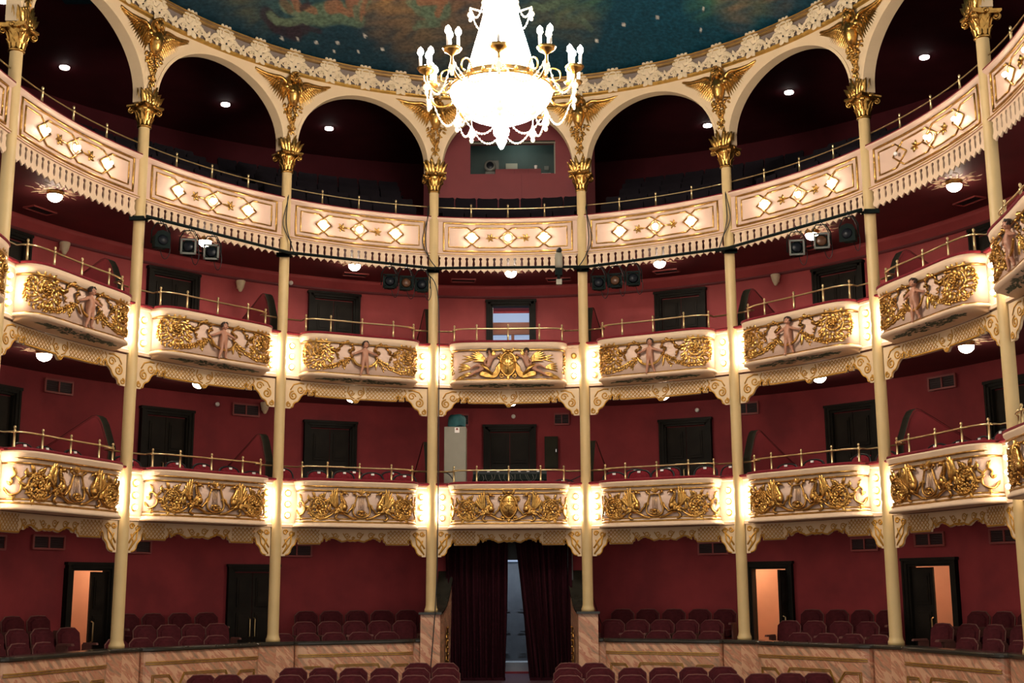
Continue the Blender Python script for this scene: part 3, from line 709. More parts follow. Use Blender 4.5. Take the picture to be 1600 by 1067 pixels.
def make_cherub(zf, parent):
    H = .66
    P = lambda x, z, y=-.07: (x, y, zf+z*H)
    J = {'pelvis': P(.0, .47), 'belly': P(.0, .56, -.085), 'chest': P(-.005, .68, -.075), 'neck': P(.0, .77, -.075), 'head0': P(.006, .83, -.08),
         'lsh': P(-.055, .72), 'lel': P(-.15, .65, -.085), 'lwr': P(-.24, .60, -.075), 'rsh': P(.05, .72), 'rel': P(.15, .65, -.085), 'rwr': P(.24, .61, -.075),
         'lhip': P(-.03, .42), 'lkn': P(-.045, .25, -.09), 'lan': P(-.075, .06, -.07), 'lto': P(-.085, .01, -.095), 'rhip': P(.03, .42), 'rkn': P(.05, .24, -.08), 'ran': P(.065, .09, -.05), 'rto': P(.10, .05, -.07)}
    R = dict(pelvis=.058, belly=.062, chest=.062, neck=.028, head0=.030, lsh=.034, lel=.025, lwr=.017, rsh=.034, rel=.025, rwr=.017, lhip=.046, lkn=.033, lan=.020, lto=.017, rhip=.046, rkn=.033, ran=.020, rto=.017)
    ED = [('pelvis', 'belly'), ('belly', 'chest'), ('chest', 'neck'), ('neck', 'head0'), ('chest', 'lsh'), ('lsh', 'lel'), ('lel', 'lwr'), ('chest', 'rsh'), ('rsh', 'rel'), ('rel', 'rwr'), ('pelvis', 'lhip'), ('lhip', 'lkn'), ('lkn', 'lan'), ('lan', 'lto'), ('pelvis', 'rhip'), ('rhip', 'rkn'), ('rkn', 'ran'), ('ran', 'rto')]
    hx, hz = .01, zf+.885*H
    def ex(mb):
        mb.ell((hx, -.085, hz), (.054, .055, .062), 14, 10); mb.ell((hx, -.100, hz-.030), (.036, .034, .028), 10, 6)
        mb.ell((hx, -.143, hz-.008), (.009, .012, .011), 6, 4); mb.ell((hx, -.134, hz-.032), (.012, .006, .004), 6, 4)
        for sx in (-1, 1): mb.ell((hx+sx*.055, -.085, hz-.006), (.008, .010, .014), 6, 4); mb.ell((hx+sx*.024, -.126, hz-.020), (.015, .012, .013), 8, 5); pass
        hand(mb, J['lwr'], (-1, 0, -.3), 1); hand(mb, J['rwr'], (1, 0, -.2), 1)
    mb = skin_figure('cherub_figure', J, ED, R, 'skin', parent, ex); fig = mb.build('cherub_figure', 'skin', parent, True)
    h = MB(); rnd = random.Random(4)
    for i in range(60):
        a = rnd.uniform(-.35, pi+.35); b = rnd.uniform(-.9, 1.1); x, y, z_ = cos(a)*cos(b*.6), -sin(b)*.6, abs(sin(a)) if sin(a) > 0 else sin(a)
        if y < -.42 and z_ < .55: continue
        h.ell((hx+.056*x, -.082+.058*y, hz+.012+.058*z_), .015, 6, 4)
    h.build('hair', 'hair', fig, True)
    e = MB(); [e.ell((hx+sx*.019, -.137, hz+.006), (.006, .004, .004), 6, 4) for sx in (-1, 1)]; e.build('eye_pair', 'hair', fig)
    return fig
def upper_ornament(zb):      # scroll wreaths, ribbons, garland: drawn flat, x along the front
    z = lambda v: zb+v; mb = MB()
    for sx in (-1, 1):
        sd = 3 if sx < 0 else 9
        rosette(mb, (sx*.86, z(.41)), .24, sd, sx)
        chain(mb, along([(sx*1.10, z(.56)), (sx*1.16, z(.40)), (sx*1.12, z(.22)), (sx*1.0, z(.13))], .05), .08, .02, seed=sd)
        ribbon(mb, [(sx*.66, z(.52)), (sx*.56, z(.44)), (sx*.49, z(.50)), (sx*.42, z(.60)), (sx*.32, z(.62)), (sx*.24, z(.58)), (sx*.22, z(.50)), (sx*.28, z(.46)), (sx*.24, z(.38)), (sx*.26, z(.30))], .026, sd)
        ribbon(mb, [(sx*.56, z(.44)), (sx*.52, z(.36)), (sx*.50, z(.30))], .02, 2)
        chain(mb, along([(sx*.27, z(.33)), (sx*.38, z(.27)), (sx*.50, z(.20)), (sx*.62, z(.15)), (sx*.78, z(.12)), (sx*.98, z(.13))], .042), .085, .024, .035, seed=sd+1)
        chain(mb, along([(sx*.30, z(.32)), (sx*.34, z(.22)), (sx*.40, z(.15))], .04), .06, .018, seed=sd+2)
        chain(mb, along([(sx*.62, z(.17)), (sx*.64, z(.26)), (sx*.60, z(.31))], .04), .06, .018, seed=sd+2)
    for w_ in (.0, .018): mb.tube(c2([(-.25, z(.33)), (-.17, z(.23-w_)), (-.06, z(.19-w_)), (.07, z(.19-w_)), (.17, z(.24-w_)), (.25, z(.34))], 6, -.09), .017, 6)
    mb.leaf((.26, z(.33)), -pi/2-.2, .20, .03, .03, .2, 5, -.02); mb.leaf((-.24, z(.33)), -pi/2+.5, .16, .028, .03, .2, 5, -.02)
    return mb
def lyre(mb, z):
    for sx in (-1, 1):
        mb.tube(c2([(sx*.085, z(.42)), (sx*.115, z(.33)), (sx*.14, z(.24)), (sx*.165, z(.15)), (sx*.14, z(.07)), (sx*.06, z(.03)), (0, z(.03))], 5, -.035), .017, 6)
        mb.tube(spiral((sx*.14, z(.235)), .045, .012, -pi/2, sx*1.0, 10, -.03), .012, 6)
        mb.tube(spiral((sx*.055, z(.10)), .05, .012, 0, -sx*1.3, 14, -.045), .013, 6)
        mb.tube(c2([(0, z(.425)), (sx*.06, z(.41)), (sx*.12, z(.43)), (sx*.155, z(.47))], 4, -.035), .016, 6); mb.ell((sx*.15, -.04, z(.455)), .028, 6, 4)
        mb.leaf((sx*.1, z(.44)), pi/2-sx*.5, .09, .02, .03, 0, 4)
    for i in range(4): mb.tube([(-.045+.03*i, -.02, z(.14)), (-.04+.027*i, -.02, z(.42))], .005, 4)
    for i in range(5): mb.leaf((0, z(.44)), pi/2+(i-2)*.45, .12, .02, .03, 0, 4, -.01)
    mb.ell((0, -.05, z(.13)), (.06, .03, .03), 8, 5); mb.ell((0, -.06, z(.06)), (.05, .03, .025), 8, 5)
def griffin(mb, z, seed=1):     # left one, facing right (towards the middle); caller mirrors
    rnd = random.Random(seed)
    mb.tube(c2([(-.36, z(.17)), (-.33, z(.26)), (-.37, z(.34)), (-.40, z(.42)), (-.36, z(.46))], 5, -.045), [.048-.0014*i for i in range(21)], 8)
    mb.ell((-.345, -.06, z(.455)), (.045, .04, .034), 8, 5, rot=-.2); mb.tube([(-.32, -.06, z(.46)), (-.275, -.06, z(.435)), (-.265, -.055, z(.41))], [.022, .013, .003], 6); mb.leaf((-.37, z(.475)), pi*.75, .06, .015, .03, 0, 3, -.03)
    mb.ell((-.42, -.04, z(.14)), (.11, .045, .055), 9, 6, rot=-.5); mb.ell((-.34, -.06, z(.20)), (.065, .05, .075), 8, 5)
    mb.tube(c2([(-.36, z(.14)), (-.28, z(.10)), (-.24, z(.15)), (-.20, z(.18)), (-.175, z(.25))], 4, -.05), .020, 6)
    mb.tube(c2([(-.38, z(.10)), (-.28, z(.06)), (-.20, z(.02)), (-.12, z(-.0))], 4, -.04), .022, 6); mb.ell((-.11, -.04, z(.0)), (.035, .025, .022), 7, 4)
    mb.tube(c2([(-.46, z(.08)), (-.50, z(.02)), (-.46, z(-.02))], 4, -.04), .022, 6); mb.ell((-.45, -.04, z(-.02)), (.035, .02, .018), 7, 4)
    for i in range(26):     # body plumage
        t = i/25; mb.leaf((-.33-.17*t+rnd.uniform(-.03, .03), z(.24-.13*t+rnd.uniform(-.05, .05))), rnd.uniform(2.2, 4.4), .075, .022, .03, rnd.uniform(-.6, .6), 4, -.065)
    S_ = [(-.80+(.175-.10*q/34)*cos(-.6-2*pi*1.25*q/34), z(.18)+(.185-.10*q/34)*sin(-.6-2*pi*1.25*q/34)) for q in range(35)]
    chain(mb, S_[::2], .085, .024, .032, seed=seed+7)
    for i in range(7):      # neck feathers
        mb.leaf((-.34-.01*i, z(.22+.03*i)), 2.6-.1*i, .08, .02, .03, .5, 4, -.06)
    for i, (a, L) in enumerate(((1.85, .40), (2.0, .36), (2.15, .32), (2.3, .28), (2.5, .24), (1.72, .30))):
        mb.leaf((-.44-.012*i, z(.19)), a, L, .034, .04, -.55, 6, -.01-.004*i, lobes=.15)
    mb.tube(spiral((-.50, z(.46)), .05, .012, -pi/2, 1.2, 12, -.03), .014, 6)
    # tail rolling into a large acanthus scroll round a flower
    mb.tube(c2([(-.52, z(.12)), (-.60, z(.05)), (-.72, z(.0)), (-.86, z(.02)), (-.95, z(.12)), (-.96, z(.24)), (-.88, z(.34)), (-.76, z(.36)), (-.67, z(.29)), (-.66, z(.20)), (-.72, z(.14))], 6, -.03), [.018-.00018*i for i in range(61)], 6)
    chain(mb, [(-.80+.165*cos(q_), z(.18)+.175*sin(q_)) for q_ in [-2.6+i*.42 for i in range(13)]], .10, .026, .035, seed=seed+3)
    for (x, v, a, L, b) in ((-.60, .05, 3.6, .12, .6), (-.72, 0, 2.5, .12, -1), (-.84, .01, 3.7, .13, 1), (-.94, .10, 2.3, .12, -1), (-.97, .2, 3.3, .13, -1.2), (-.95, .3, 2.2, .14, -.8), (-.88, .35, 1.6, .14, .8), (-.80, .37, .9, .12, -.8), (-.72, .34, 1.6, .15, -1), (-.68, .3, .3, .1, 1), (-.62, .1, 1.4, .12, 1.2), (-.93, .16, .6, .1, 1), (-.78, .03, 1.2, .1, 1), (-.60, .24, 2.0, .14, -1), (-.56, .12, 2.2, .16, -1)):
        mb.leaf((x, z(v)), a, L, .028, .04, b, 5, -.01, lobes=.3)
    for i in range(7): a = i*2*pi/7+.3; mb.leaf((-.80+.02*cos(a), z(.18)+.02*sin(a)), a, .075, .028, .045, .5, 4, -.02)
    mb.ell((-.80, -.06, z(.18)), .026, 6, 4)
    for i in range(12): mb.ell((-.70+rnd.uniform(-.25, .2), -.03, z(.18)+rnd.uniform(-.17, .2)), rnd.uniform(.012, .022), 6, 4)
def end_scroll(mb, z):
    mb.tube(c2([(-1.24, z(.12)), (-1.16, z(.05)), (-1.06, z(.10)), (-1.05, z(.22)), (-1.11, z(.31)), (-1.17, z(.28)), (-1.15, z(.21))], 5, -.025), .016, 6)
    for (x, v, a, L, b) in ((-1.20, .07, 2.6, .12, -.8), (-1.12, .06, 4.2, .10, 1), (-1.04, .16, -.4, .10, 1.2), (-1.06, .26, .5, .10, 1), (-1.12, .32, 1.7, .13, .6), (-1.16, .2, 3.0, .09, -1), (-1.0, .08, .2, .12, .8)): mb.leaf((x, z(v)), a, L, .026, .03, b, 5, -.004, lobes=.25)
def shield(mb, z, big=1.0):
    o = []
    for i in range(29):
        a = 2*pi*i/28; x = .16*big*cos(a); zz = .225*big*sin(a); 
        if zz < 0: x *= 1-.25*(abs(zz)/.225)**2
        o.append((x, -.035, z(.25)+zz))
    mb.tube(o, .022*big, 7)
    mb.grid(lambda u, v: ((.16*big*(2*u-1))*sqrt(max(0.02, 1-(2*v-1)**2)), -.03-.05*sin(pi*u)*sin(pi*v), z(.25)+.22*big*(2*v-1)), 10, 10)
    for sx in (-1, 1):
        mb.tube(spiral((sx*.165*big, z(.40)), .055, .012, -pi/2*sx, sx*1.4, 14, -.04), .018, 6)
        mb.tube(spiral((sx*.12*big, z(.03)), .05, .012, pi/2, -sx*1.3, 14, -.035), .016, 6)
        mb.leaf((sx*.03, z(.46)), pi/2-sx*.9, .15, .035, .04, sx*.6, 5, -.02, lobes=.2)
        mb.leaf((sx*.02, z(.20)), pi/2-sx*.9, .11, .022, .03, sx*.5, 4, -.07)
    mb.tube([(0, -.085, z(.08)), (0, -.095, z(.25)), (0, -.088, z(.40))], .008, 5); mb.tube(c2([(-.135, z(.27)), (0, z(.27)), (.135, z(.27))], 4, -.085), .008, 5); mb.tube(c2([(-.12, z(.35)), (0, z(.35)), (.12, z(.35))], 4, -.075), .008, 5)
    mb.ell((0, -.06, z(.50)), (.06, .04, .03)); mb.leaf((0, z(.06)), -pi/2, .12, .04, .04, 0, 5, -.02, lobes=.2)
def nymph(parent, zb, sx):
    P = lambda x, z, y=-.08: (sx*x, y, zb+z)
    J = {'pelvis': P(-.40, .25), 'belly': P(-.37, .33, -.09), 'chest': P(-.345, .42, -.09), 'neck': P(-.355, .485), 'h0': P(-.36, .53, -.09), 'h1': P(-.37, .575, -.085),
         'ls': P(-.40, .43), 'le': P(-.46, .36), 'lw': P(-.44, .28, -.11), 'rs': P(-.29, .445), 're': P(-.22, .48, -.10), 'rw': P(-.17, .50, -.08),
         'h': P(-.46, .22), 'k1': P(-.58, .30, -.10), 'a1': P(-.70, .25, -.07), 't1': P(-.74, .22), 'k2': P(-.60, .18, -.10), 'a2': P(-.74, .10), 't2': P(-.80, .07)}
    R = dict(pelvis=.060, belly=.050, chest=.058, neck=.024, h0=.040, h1=.038, ls=.028, le=.021, lw=.015, rs=.028, re=.021, rw=.015, h=.052, k1=.034, a1=.018, t1=.015, k2=.034, a2=.018, t2=.015)
    ED = [('pelvis', 'belly'), ('belly', 'chest'), ('chest', 'neck'), ('neck', 'h0'), ('h0', 'h1'), ('chest', 'ls'), ('ls', 'le'), ('le', 'lw'), ('chest', 'rs'), ('rs', 're'), ('re', 'rw'), ('pelvis', 'h'), ('h', 'k1'), ('k1', 'a1'), ('a1', 't1'), ('h', 'k2'), ('k2', 'a2'), ('a2', 't2')]
    def ex(mb):
        mb.ell(P(-.36, .545, -.135), (.007, .010, .010), 6, 4); mb.ell(P(-.36, .525, -.128), (.010, .005, .004), 6, 4); hand(mb, J['lw'], (0, 0, -1), .9); hand(mb, J['rw'], (sx, 0, .1), .9)
    f = skin_figure('reclining_figure', J, ED, R, 'skin', parent, ex).build('reclining_figure', 'skin', parent, True)
    h = MB(); rnd = random.Random(2)
    for i in range(26): a = rnd.uniform(-.6, pi+.6); h.ell((sx*-.368+.044*cos(a), -.08+rnd.uniform(-.035, .02), zb+.565+.046*sin(a)), .018, 6, 4)
    h.build('hair', 'hair', f, True)
    e = MB(); [e.ell((sx*-.36+q*.014, -.128, zb+.553), (.005, .004, .004), 6, 4) for q in (-1, 1)]; e.build('eye_pair', 'hair', f)
    g = MB()
    for i, (a, L) in enumerate(((2.15, .30), (2.3, .34), (2.45, .36), (2.6, .36), (2.75, .34), (2.95, .28))): g.leaf((-.42, zb+.36), a-.05, L, .032, .04, .45, 6, -.015-.004*i)
    for i, (a, L) in enumerate(((1.3, .17), (1.5, .20), (1.7, .18))): g.leaf((-.30, zb+.42), a, L, .03, .035, -.2, 5, -.01)
    for i in range(5): g.tube(c2([(-.16-.015*i, zb+.36-.02*i), (-.17-.02*i, zb+.18), (-.26-.02*i, zb+.07+.012*i), (-.42, zb+.08+.02*i), (-.56, zb+.12+.012*i)], 5, -.06), .022, 6)
    for i in range(4): g.tube([(-.30-.02*i, -.10, zb+.12+.01*i), (-.36-.022*i, -.150, zb+.17+.015*i), (-.42-.03*i, -.150, zb+.25+.01*i), (-.44-.03*i, -.09, zb+.31)], .020, 6)
    for i in range(6): g.leaf((-.62-.05*i, zb+.10+.02*(i % 2)), 2.7+.18*i, .22, .034, .035, .5, 5, -.006)
    for i in range(4): g.leaf((-.72, zb+.24), 2.5+.22*i, .26, .03, .035, .6, 5, -.006)
    for i in range(3): g.leaf((-.66, zb+.42), 2.7+.3*i, .25, .025, .025, .3, 5, 0)
    chain(g, along([(-1.13, zb+.55), (-1.16, zb+.35), (-1.1, zb+.15)], .05), .07, .02, seed=3)
    if sx > 0: g.v = [(-q[0], q[1], q[2]) for q in g.v]; g.f = [tuple(reversed(q)) for q in g.f]
    return f, g
def bulb_mesh(x, y, z, r=.034):
    b = MB(); b.ell((x, y-.045, z), (r, r*1.1, r), 10, 7); return b
def socket(mb, x, y, z, r=.06): 
    mb.lathe([(r, 0), (r, .012), (r*.7, .02), (r*.5, .026)], (x, y, z), 12, ax=(0, -1, 0))
def make_front(tier, kind):
    name = 'balcony_balustrade'; r = empty(name)
    if tier == 2: zb, zt = 5.58, 6.34; D = .42
    else: zb, zt = 2.84, 3.66; D = .42
    # panel and mouldings
    P = bow(D)
    pan = MB(); sweep(P, [(-.05, zb+.02), (0, zb+.02), (0, zt-.02), (-.05, zt-.02)], pan); pan.build('panel', 'panel_pink', r, True)
    if tier == 2:
        sweep_b = [(-.02, zt-.14), (.012, zt-.14), (.03, zt-.09), (.05, zt-.07), (.06, zt-.0), (-.10, zt)]
        sweep(P, sweep_b, c := MB()); c.build('cornice', 'cream', r, True)
        g = MB(); g.tube([(x, y-.02, zt-.145) for x, y in bow(D+.012, HX+.01, 40)], .017, 6); g.tube([(x, y, zb+.045) for x, y in bow(D+.025, HX+.01, 40)], .020, 6); g.build('gilt_moulding', 'gold', r, True)
        b = MB(); sweep(P, [(-.02, zb+.07), (.03, zb+.05), (.05, zb+.03), (.045, zb), (-.0, zb-.02)], b); b.build('base_moulding', 'cream', r, True)
        u = MB(); n = 28; vs = []
        for i in range(n+1):
            x0, y0 = P[i]; yb = yc(x0)
            for j in range(6):
                t = j/5; q = yb+(y0-.045-yb)*t if abs(x0) < HX-.001 else yb; vs.append((x0, q, 5.505+.075*t**2+.004))
        u.add(vs, [(i*6+j, i*6+j+1, (i+1)*6+j+1, (i+1)*6+j) for i in range(n) for j in range(5)]); u.build('underside', 'cream', r, True)
        lp = MB(); rnd = random.Random(8)
        for i in range(170):
            x = rnd.uniform(-.82, .82); k = (1-abs(x)/.9); t = .62+rnd.uniform(-.26, .26)*k; q = yc(x)+(bow_y(x, D)-.04-yc(x))*t; l = MB(); l.leaf((0, 0), rnd.uniform(-.7, .7)+(pi if x < 0 else 0), .10, .02, .004, rnd.uniform(-1, 1), 3)
            l.map(lambda v: Vector((x+v.x, q+v.z*.8, 5.505+.075*max(0, t+(v.z*.8)/(bow_y(x, D)-yc(x)))**2-.002+v.y*.5))); lp.add(l.v, l.f)
        lp.build('painted_leaves', 'leaf_paint', r)
    else:
        c = MB(); sweep(P, [(-.02, zt-.20), (.01, zt-.18), (.02, zt-.14), (.045, zt-.11), (.05, zt-.06), (.075, zt-.03), (.08, zt), (-.10, zt)], c); c.build('cornice', 'cream', r, True)
        g = MB(); g.tube([(x, y, zt-.17) for x, y in bow(D+.015, HX+.01, 40)], .016, 6); g.tube([(x, y, zt-.10) for x, y in bow(D+.046, HX+.02, 40)], .018, 6)
        g.tube([(x, y, zb+.15) for x, y in bow(D+.015, HX+.01, 40)], .013, 6); g.tube([(x, y, zb+.095) for x, y in bow(D+.035, HX+.02, 40)], .018, 6); g.build('gilt_moulding', 'gold', r, True)
        b = MB(); sweep(P, [(-.02, zb+.16), (.01, zb+.15), (.02, zb+.12), (.04, zb+.08), (.045, zb+.06), (.08, zb+.04), (.085, zb), (-.0, zb)], b); b.build('base_moulding', 'cream', r, True)
        u = MB(); vs = []; n = 28
        for x, y in P: vs += [(x, yc(x), zb+.005), (x, y-.07 if abs(x) < HX-.001 else yc(x), zb+.002)]
        u.add(vs, [(i*2, i*2+1, i*2+3, i*2+2) for i in range(n)]); u.build('underside', 'cream', r)
    cu = MB(); sweep([(-1.46, yc(1.46))]+P+[(1.46, yc(1.46))], [(-.10, zt), (.055, zt), (.075, zt+.015), (.07, zt+.04), (.0, zt+.055), (-.10, zt+.05)], cu); cu.build('velvet_cushion', 'velvet', r, True)
    fl_ = MB(); vs = []; n = 28; zf = 3.0 if tier == 1 else 5.65
    for x, y in P: vs += [(x, yc(x)+.05, zf), (x, y, zf)]
    fl_.add(vs, [(i*2, i*2+1, i*2+3, i*2+2) for i in range(n)]); fl_.build('floor_board', 'floor_red', r)
    # flat piers beside the columns with three lamps each
    for sx in (-1, 1):
        pr = MB(); z0 = 5.53 if tier == 2 else 2.84
        path = [(x, yc(x)) for x in ([sx*(1.09+.08*i) for i in range(6)] if sx > 0 else [sx*(1.09+.08*(5-i)) for i in range(6)])]
        sweep(path, [(-.06, z0), (.0, z0), (.02, z0+.0), (.02, z0+.05), (.0, z0+.07), (.0, zt-.06), (.02, zt-.04), (.02, zt), (-.06, zt)], pr); pier = pr.build('lamp_pier', 'cream', r)
        zm = (z0+zt)/2
        for i in (-1, 0, 1): rg = MB(); socket(rg, sx*1.30, yc(1.30), zm+i*.195); rg.build('lamp_socket', 'gold_line', pier)
        for i in (-1, 0, 1):
            if tier == 2 and kind == 'centre' and sx > 0 and i == 1: continue
            bulb_mesh(sx*1.30, yc(1.30), zm+i*.195).build('light_bulb', 'bulb', pier, True)
    F = bow_map(D)
    Mm = lambda mb: mb.map(F)
    if tier == 2 and kind == 'cherub':
        o = Mm(upper_ornament(zb+.02)).build('gilt_scrollwork', 'gold', r, True)
        tmp = make_cherub(zb+.02, r)
        for q in [tmp]+[c for c in COL.objects if c.parent == tmp]:
            for v in q.data.vertices: v.co = F(v.co)
    elif tier == 2:
        mb = MB(); shield(mb, lambda v: zb+.09+v, 1.0)
        for sx in (-1, 1):
            f, g = nymph(r, zb+.02, sx); Mm(g).build('gilt_wing_and_drapery', 'gold', r, True)
            for q in [f]+[c for c in COL.objects if c.parent == f]:
                for v in q.data.vertices: v.co = F(v.co)
        Mm(mb).build('gilt_shield', 'gold', r, True)
    else:
        z = lambda v: zb+.155+v
        for sx in (-1, 1):
            for nm_, fn_ in (('gilt_griffin', griffin), ('gilt_end_scroll', end_scroll)):
                mb = MB(); fn_(mb, z)
                if sx > 0: mb.v = [(-q[0], q[1], q[2]) for q in mb.v]; mb.f = [tuple(reversed(q)) for q in mb.f]
                Mm(mb).build(nm_, 'gold', r, True)
        mb = MB()
        (lyre if kind == 'lyre' else (lambda m_, z_: shield(m_, z_, .98)))(mb, z); Mm(mb).build('gilt_lyre' if kind == 'lyre' else 'gilt_shield', 'gold', r, True)
    r['category'] = 'balcony front'; return r
TN = {1: 'lower', 2: 'upper'}
for tier, kinds in ((1, ('lyre', 'shield')), (2, ('cherub', 'centre'))):
    sA = Stamp(make_front(tier, kinds[0]))
    for k in (-4, -3, -2, -1, 1, 2, 3, 4):
        m, a, sx = bay(k)
        sA.put(m, a, ('bowed %s balcony front with gilt griffins and lyre, %s' if tier == 1 else 'bowed %s balcony front with painted cherub and garlands, %s') % (TN[tier], pos(k)), sx)
    m, a, sx = bay(0)
    r = make_front(tier, kinds[1]); r.location = m; r.rotation_euler = (0, 0, a); r.scale = (sx, 1, 1)
    r['label'] = 'bowed lower balcony front with gilt griffins and shield above entrance' if tier == 1 else 'bowed upper balcony front with two reclining winged figures and shield'
# ------------------------------------------------------------------ fretwork boards under the balconies
def fret(tier):
    r = empty('fretwork_board'); zt = 2.835 if tier == 1 else 5.50
    if tier == 2:
        half = [(0, -.345), (.035, -.335), (.06, -.30), (.09, -.275), (.72, -.272), (.805, -.268), (.81, -.235), (.79, -.205), (.81, -.18), (.83, -.17), (.85, -.18), (.87, -.205), (.85, -.235), (.855, -.262), (.95, -.262), (.955, -.23), (.935, -.205), (.955, -.175), (.975, -.168), (.995, -.175), (1.015, -.205), (1.0, -.235), (1.0, -.25), (1.04, -.25), (1.08, -.28), (1.11, -.31), (1.135, -.36), (1.17, -.40), (1.22, -.42), (1.25, -.45), (1.26, -.50), (1.30, -.52), (1.395, -.52), (1.395, 0)]
    else:
        half = [(0, -.225), (.05, -.235), (.10, -.215), (.16, -.235), (.22, -.245), (.28, -.215), (.33, -.185), (.40, -.175), (.47, -.19), (.50, -.225), (.525, -.235), (.53, -.19), (.555, -.175), (.58, -.19), (.59, -.24), (.62, -.245), (.64, -.29), (1.07, -.29), (1.075, -.26), (1.06, -.235), (1.075, -.21), (1.10, -.20), (1.125, -.215), (1.13, -.25), (1.15, -.31), (1.19, -.34), (1.22, -.38), (1.235, -.44), (1.27, -.48), (1.33, -.50), (1.395, -.50), (1.395, 0)]
    half = [(x, z+zt) for x, z in half]
    # strip triangulation from the board's top edge keeps the sawn outline clean
    full = [(-x, z) for x, z in reversed(half[:-1])]+[(x, z) for x, z in half[1:-1]]
    full = [p for i, p in enumerate(full) if i == 0 or p != full[i-1]]
    poly = full+[(1.395, zt), (-1.395, zt)]
    mb = MB(); mb.prism(poly, -.02, .02); me = bmesh.new()
    bd = mb.map(lambda v: Vector((v.x, v.y+yc(v.x)+.02, v.z))); 
    # subdivide along x by slicing so that the board follows the curve
    bm = bmesh.new(); V = [bm.verts.new((x, 0, z)) for x, z in poly]; bm.faces.new(V)
    for x in [i*.15 for i in range(-9, 10)]:
        bmesh.ops.bisect_plane(bm, geom=bm.verts[:]+bm.edges[:]+bm.faces[:], plane_co=(x, 0, 0), plane_no=(1, 0, 0))
    bmesh.ops.triangulate(bm, faces=bm.faces[:], ngon_method='EAR_CLIP')
    ex = bmesh.ops.extrude_face_region(bm, geom=bm.faces[:]); 
    for v in ex['geom']:
        if isinstance(v, bmesh.types.BMVert): v.co.y += .035
    for v in bm.verts: v.co.y += yc(v.co.x)+.0
    bmesh.ops.recalc_face_normals(bm, faces=bm.faces[:])
    m2 = bpy.data.meshes.new('board'); bm.to_mesh(m2); bm.free(); m2.materials.append(M['arch_cream']); o = bpy.data.objects.new('board', m2); COL.objects.link(o); o.parent = r
    g = MB(); y = -.006
    def ln(pts, rr=.006): g.tube([(p[0], yc(p[0])+y, p[1]) for p in pts], rr*1.45, 4, flat=.4)
    # outline along the sawn edge
    ln([(x+(-.016 if abs(x) > .9 else 0)*math.copysign(1, x), z+.016) for x, z in full[1:-1]], .009)
    def lattice(x0, x1, z0, z1, st=.075):
        nn = int((x1-x0+z1-z0)/st)+1
        for i in range(-2, nn+2):
            for dr in (1, -1):
                if dr > 0: a = (x0+i*st-(z1-z0), z0); b = (x0+i*st, z1)
                else: a = (x0+i*st-(z1-z0), z1); b = (x0+i*st, z0)
                t0, t1 = 0, 1; dx = b[0]-a[0]
                t0 = max(t0, (x0-a[0])/dx); t1 = min(t1, (x1-a[0])/dx)
                if t1-t0 > .05: ln([(a[0]+dx*t0, a[1]+(b[1]-a[1])*t0), (a[0]+dx*t1, a[1]+(b[1]-a[1])*t1)], .004)
    sp = lambda c, r0, r1, a0, tn, n=14: [(p[0], p[2]) for p in spiral(c, r0, r1, a0, tn, n)]
    for sx in (-1, 1):
        if tier == 2:
            lattice(*(sorted((sx*.20, sx*.92))), zt-.25, zt-.02)
            ln(sp((sx*1.24, zt-.28), .085, .02, pi/2, -sx*1.5, 20), .010); ln(sp((sx*1.33, zt-.45), .05, .015, pi/2, -sx*1.3), .009)
            ln(sp((sx*1.10, zt-.16), .075, .02, 0, sx*1.3, 18), .009); ln([(sx*1.03, zt-.05), (sx*1.12, zt-.04), (sx*1.24, zt-.08), (sx*1.30, zt-.18)], .009); ln([(sx*.95, zt-.03), (sx*.99, zt-.10), (sx*.95, zt-.17), (sx*1.02, zt-.22)], .008)
            ln(sp((sx*.09, zt-.14), .06, .02, 0, sx*1.3), .007); ln([(sx*.03, zt-.25), (sx*.10, zt-.22), (sx*.17, zt-.13), (sx*.14, zt-.03)], .007)
        else:
            lattice(*(sorted((sx*.66, sx*1.10))), zt-.27, zt-.02)
            for q, (a, b, c_) in enumerate((((1.36, .46), (1.28, .33), (1.33, .2)), ((1.33, .42), (1.22, .28), (1.20, .12)), ((1.37, .35), (1.27, .2), (1.14, .08)))): ln([(sx*a[0], zt-a[1]), (sx*b[0], zt-b[1]), (sx*c_[0], zt-c_[1])], .011)
            ln(sp((sx*1.20, zt-.10), .055, .015, 0, sx*1.3), .009); ln(sp((sx*1.32, zt-.08), .05, .015, 0, -sx*1.3), .009)
            for x in (.12, .34, .54): ln(sp((sx*x, zt-.12), .06, .015, 0, sx*1.4), .006); ln([(sx*(x-.1), zt-.2), (sx*x, zt-.19), (sx*(x+.08), zt-.08)], .006)
    ln(sp((0, zt-(.30 if tier == 2 else .17)), .03, .008, 0, 1.3), .007)
    g.build('painted_scrollwork', 'gold_paint', r, True)
    r['category'] = 'fretwork board'; return r
for tier in (1, 2):
    s_ = Stamp(fret(tier))
    for k in range(-4, 5):
        m, a, sx = bay(k); s_.put(m, a, 'cream fretwork board with gold scrolls hanging under %s balcony, %s' % (TN[tier], pos(k)), sx)
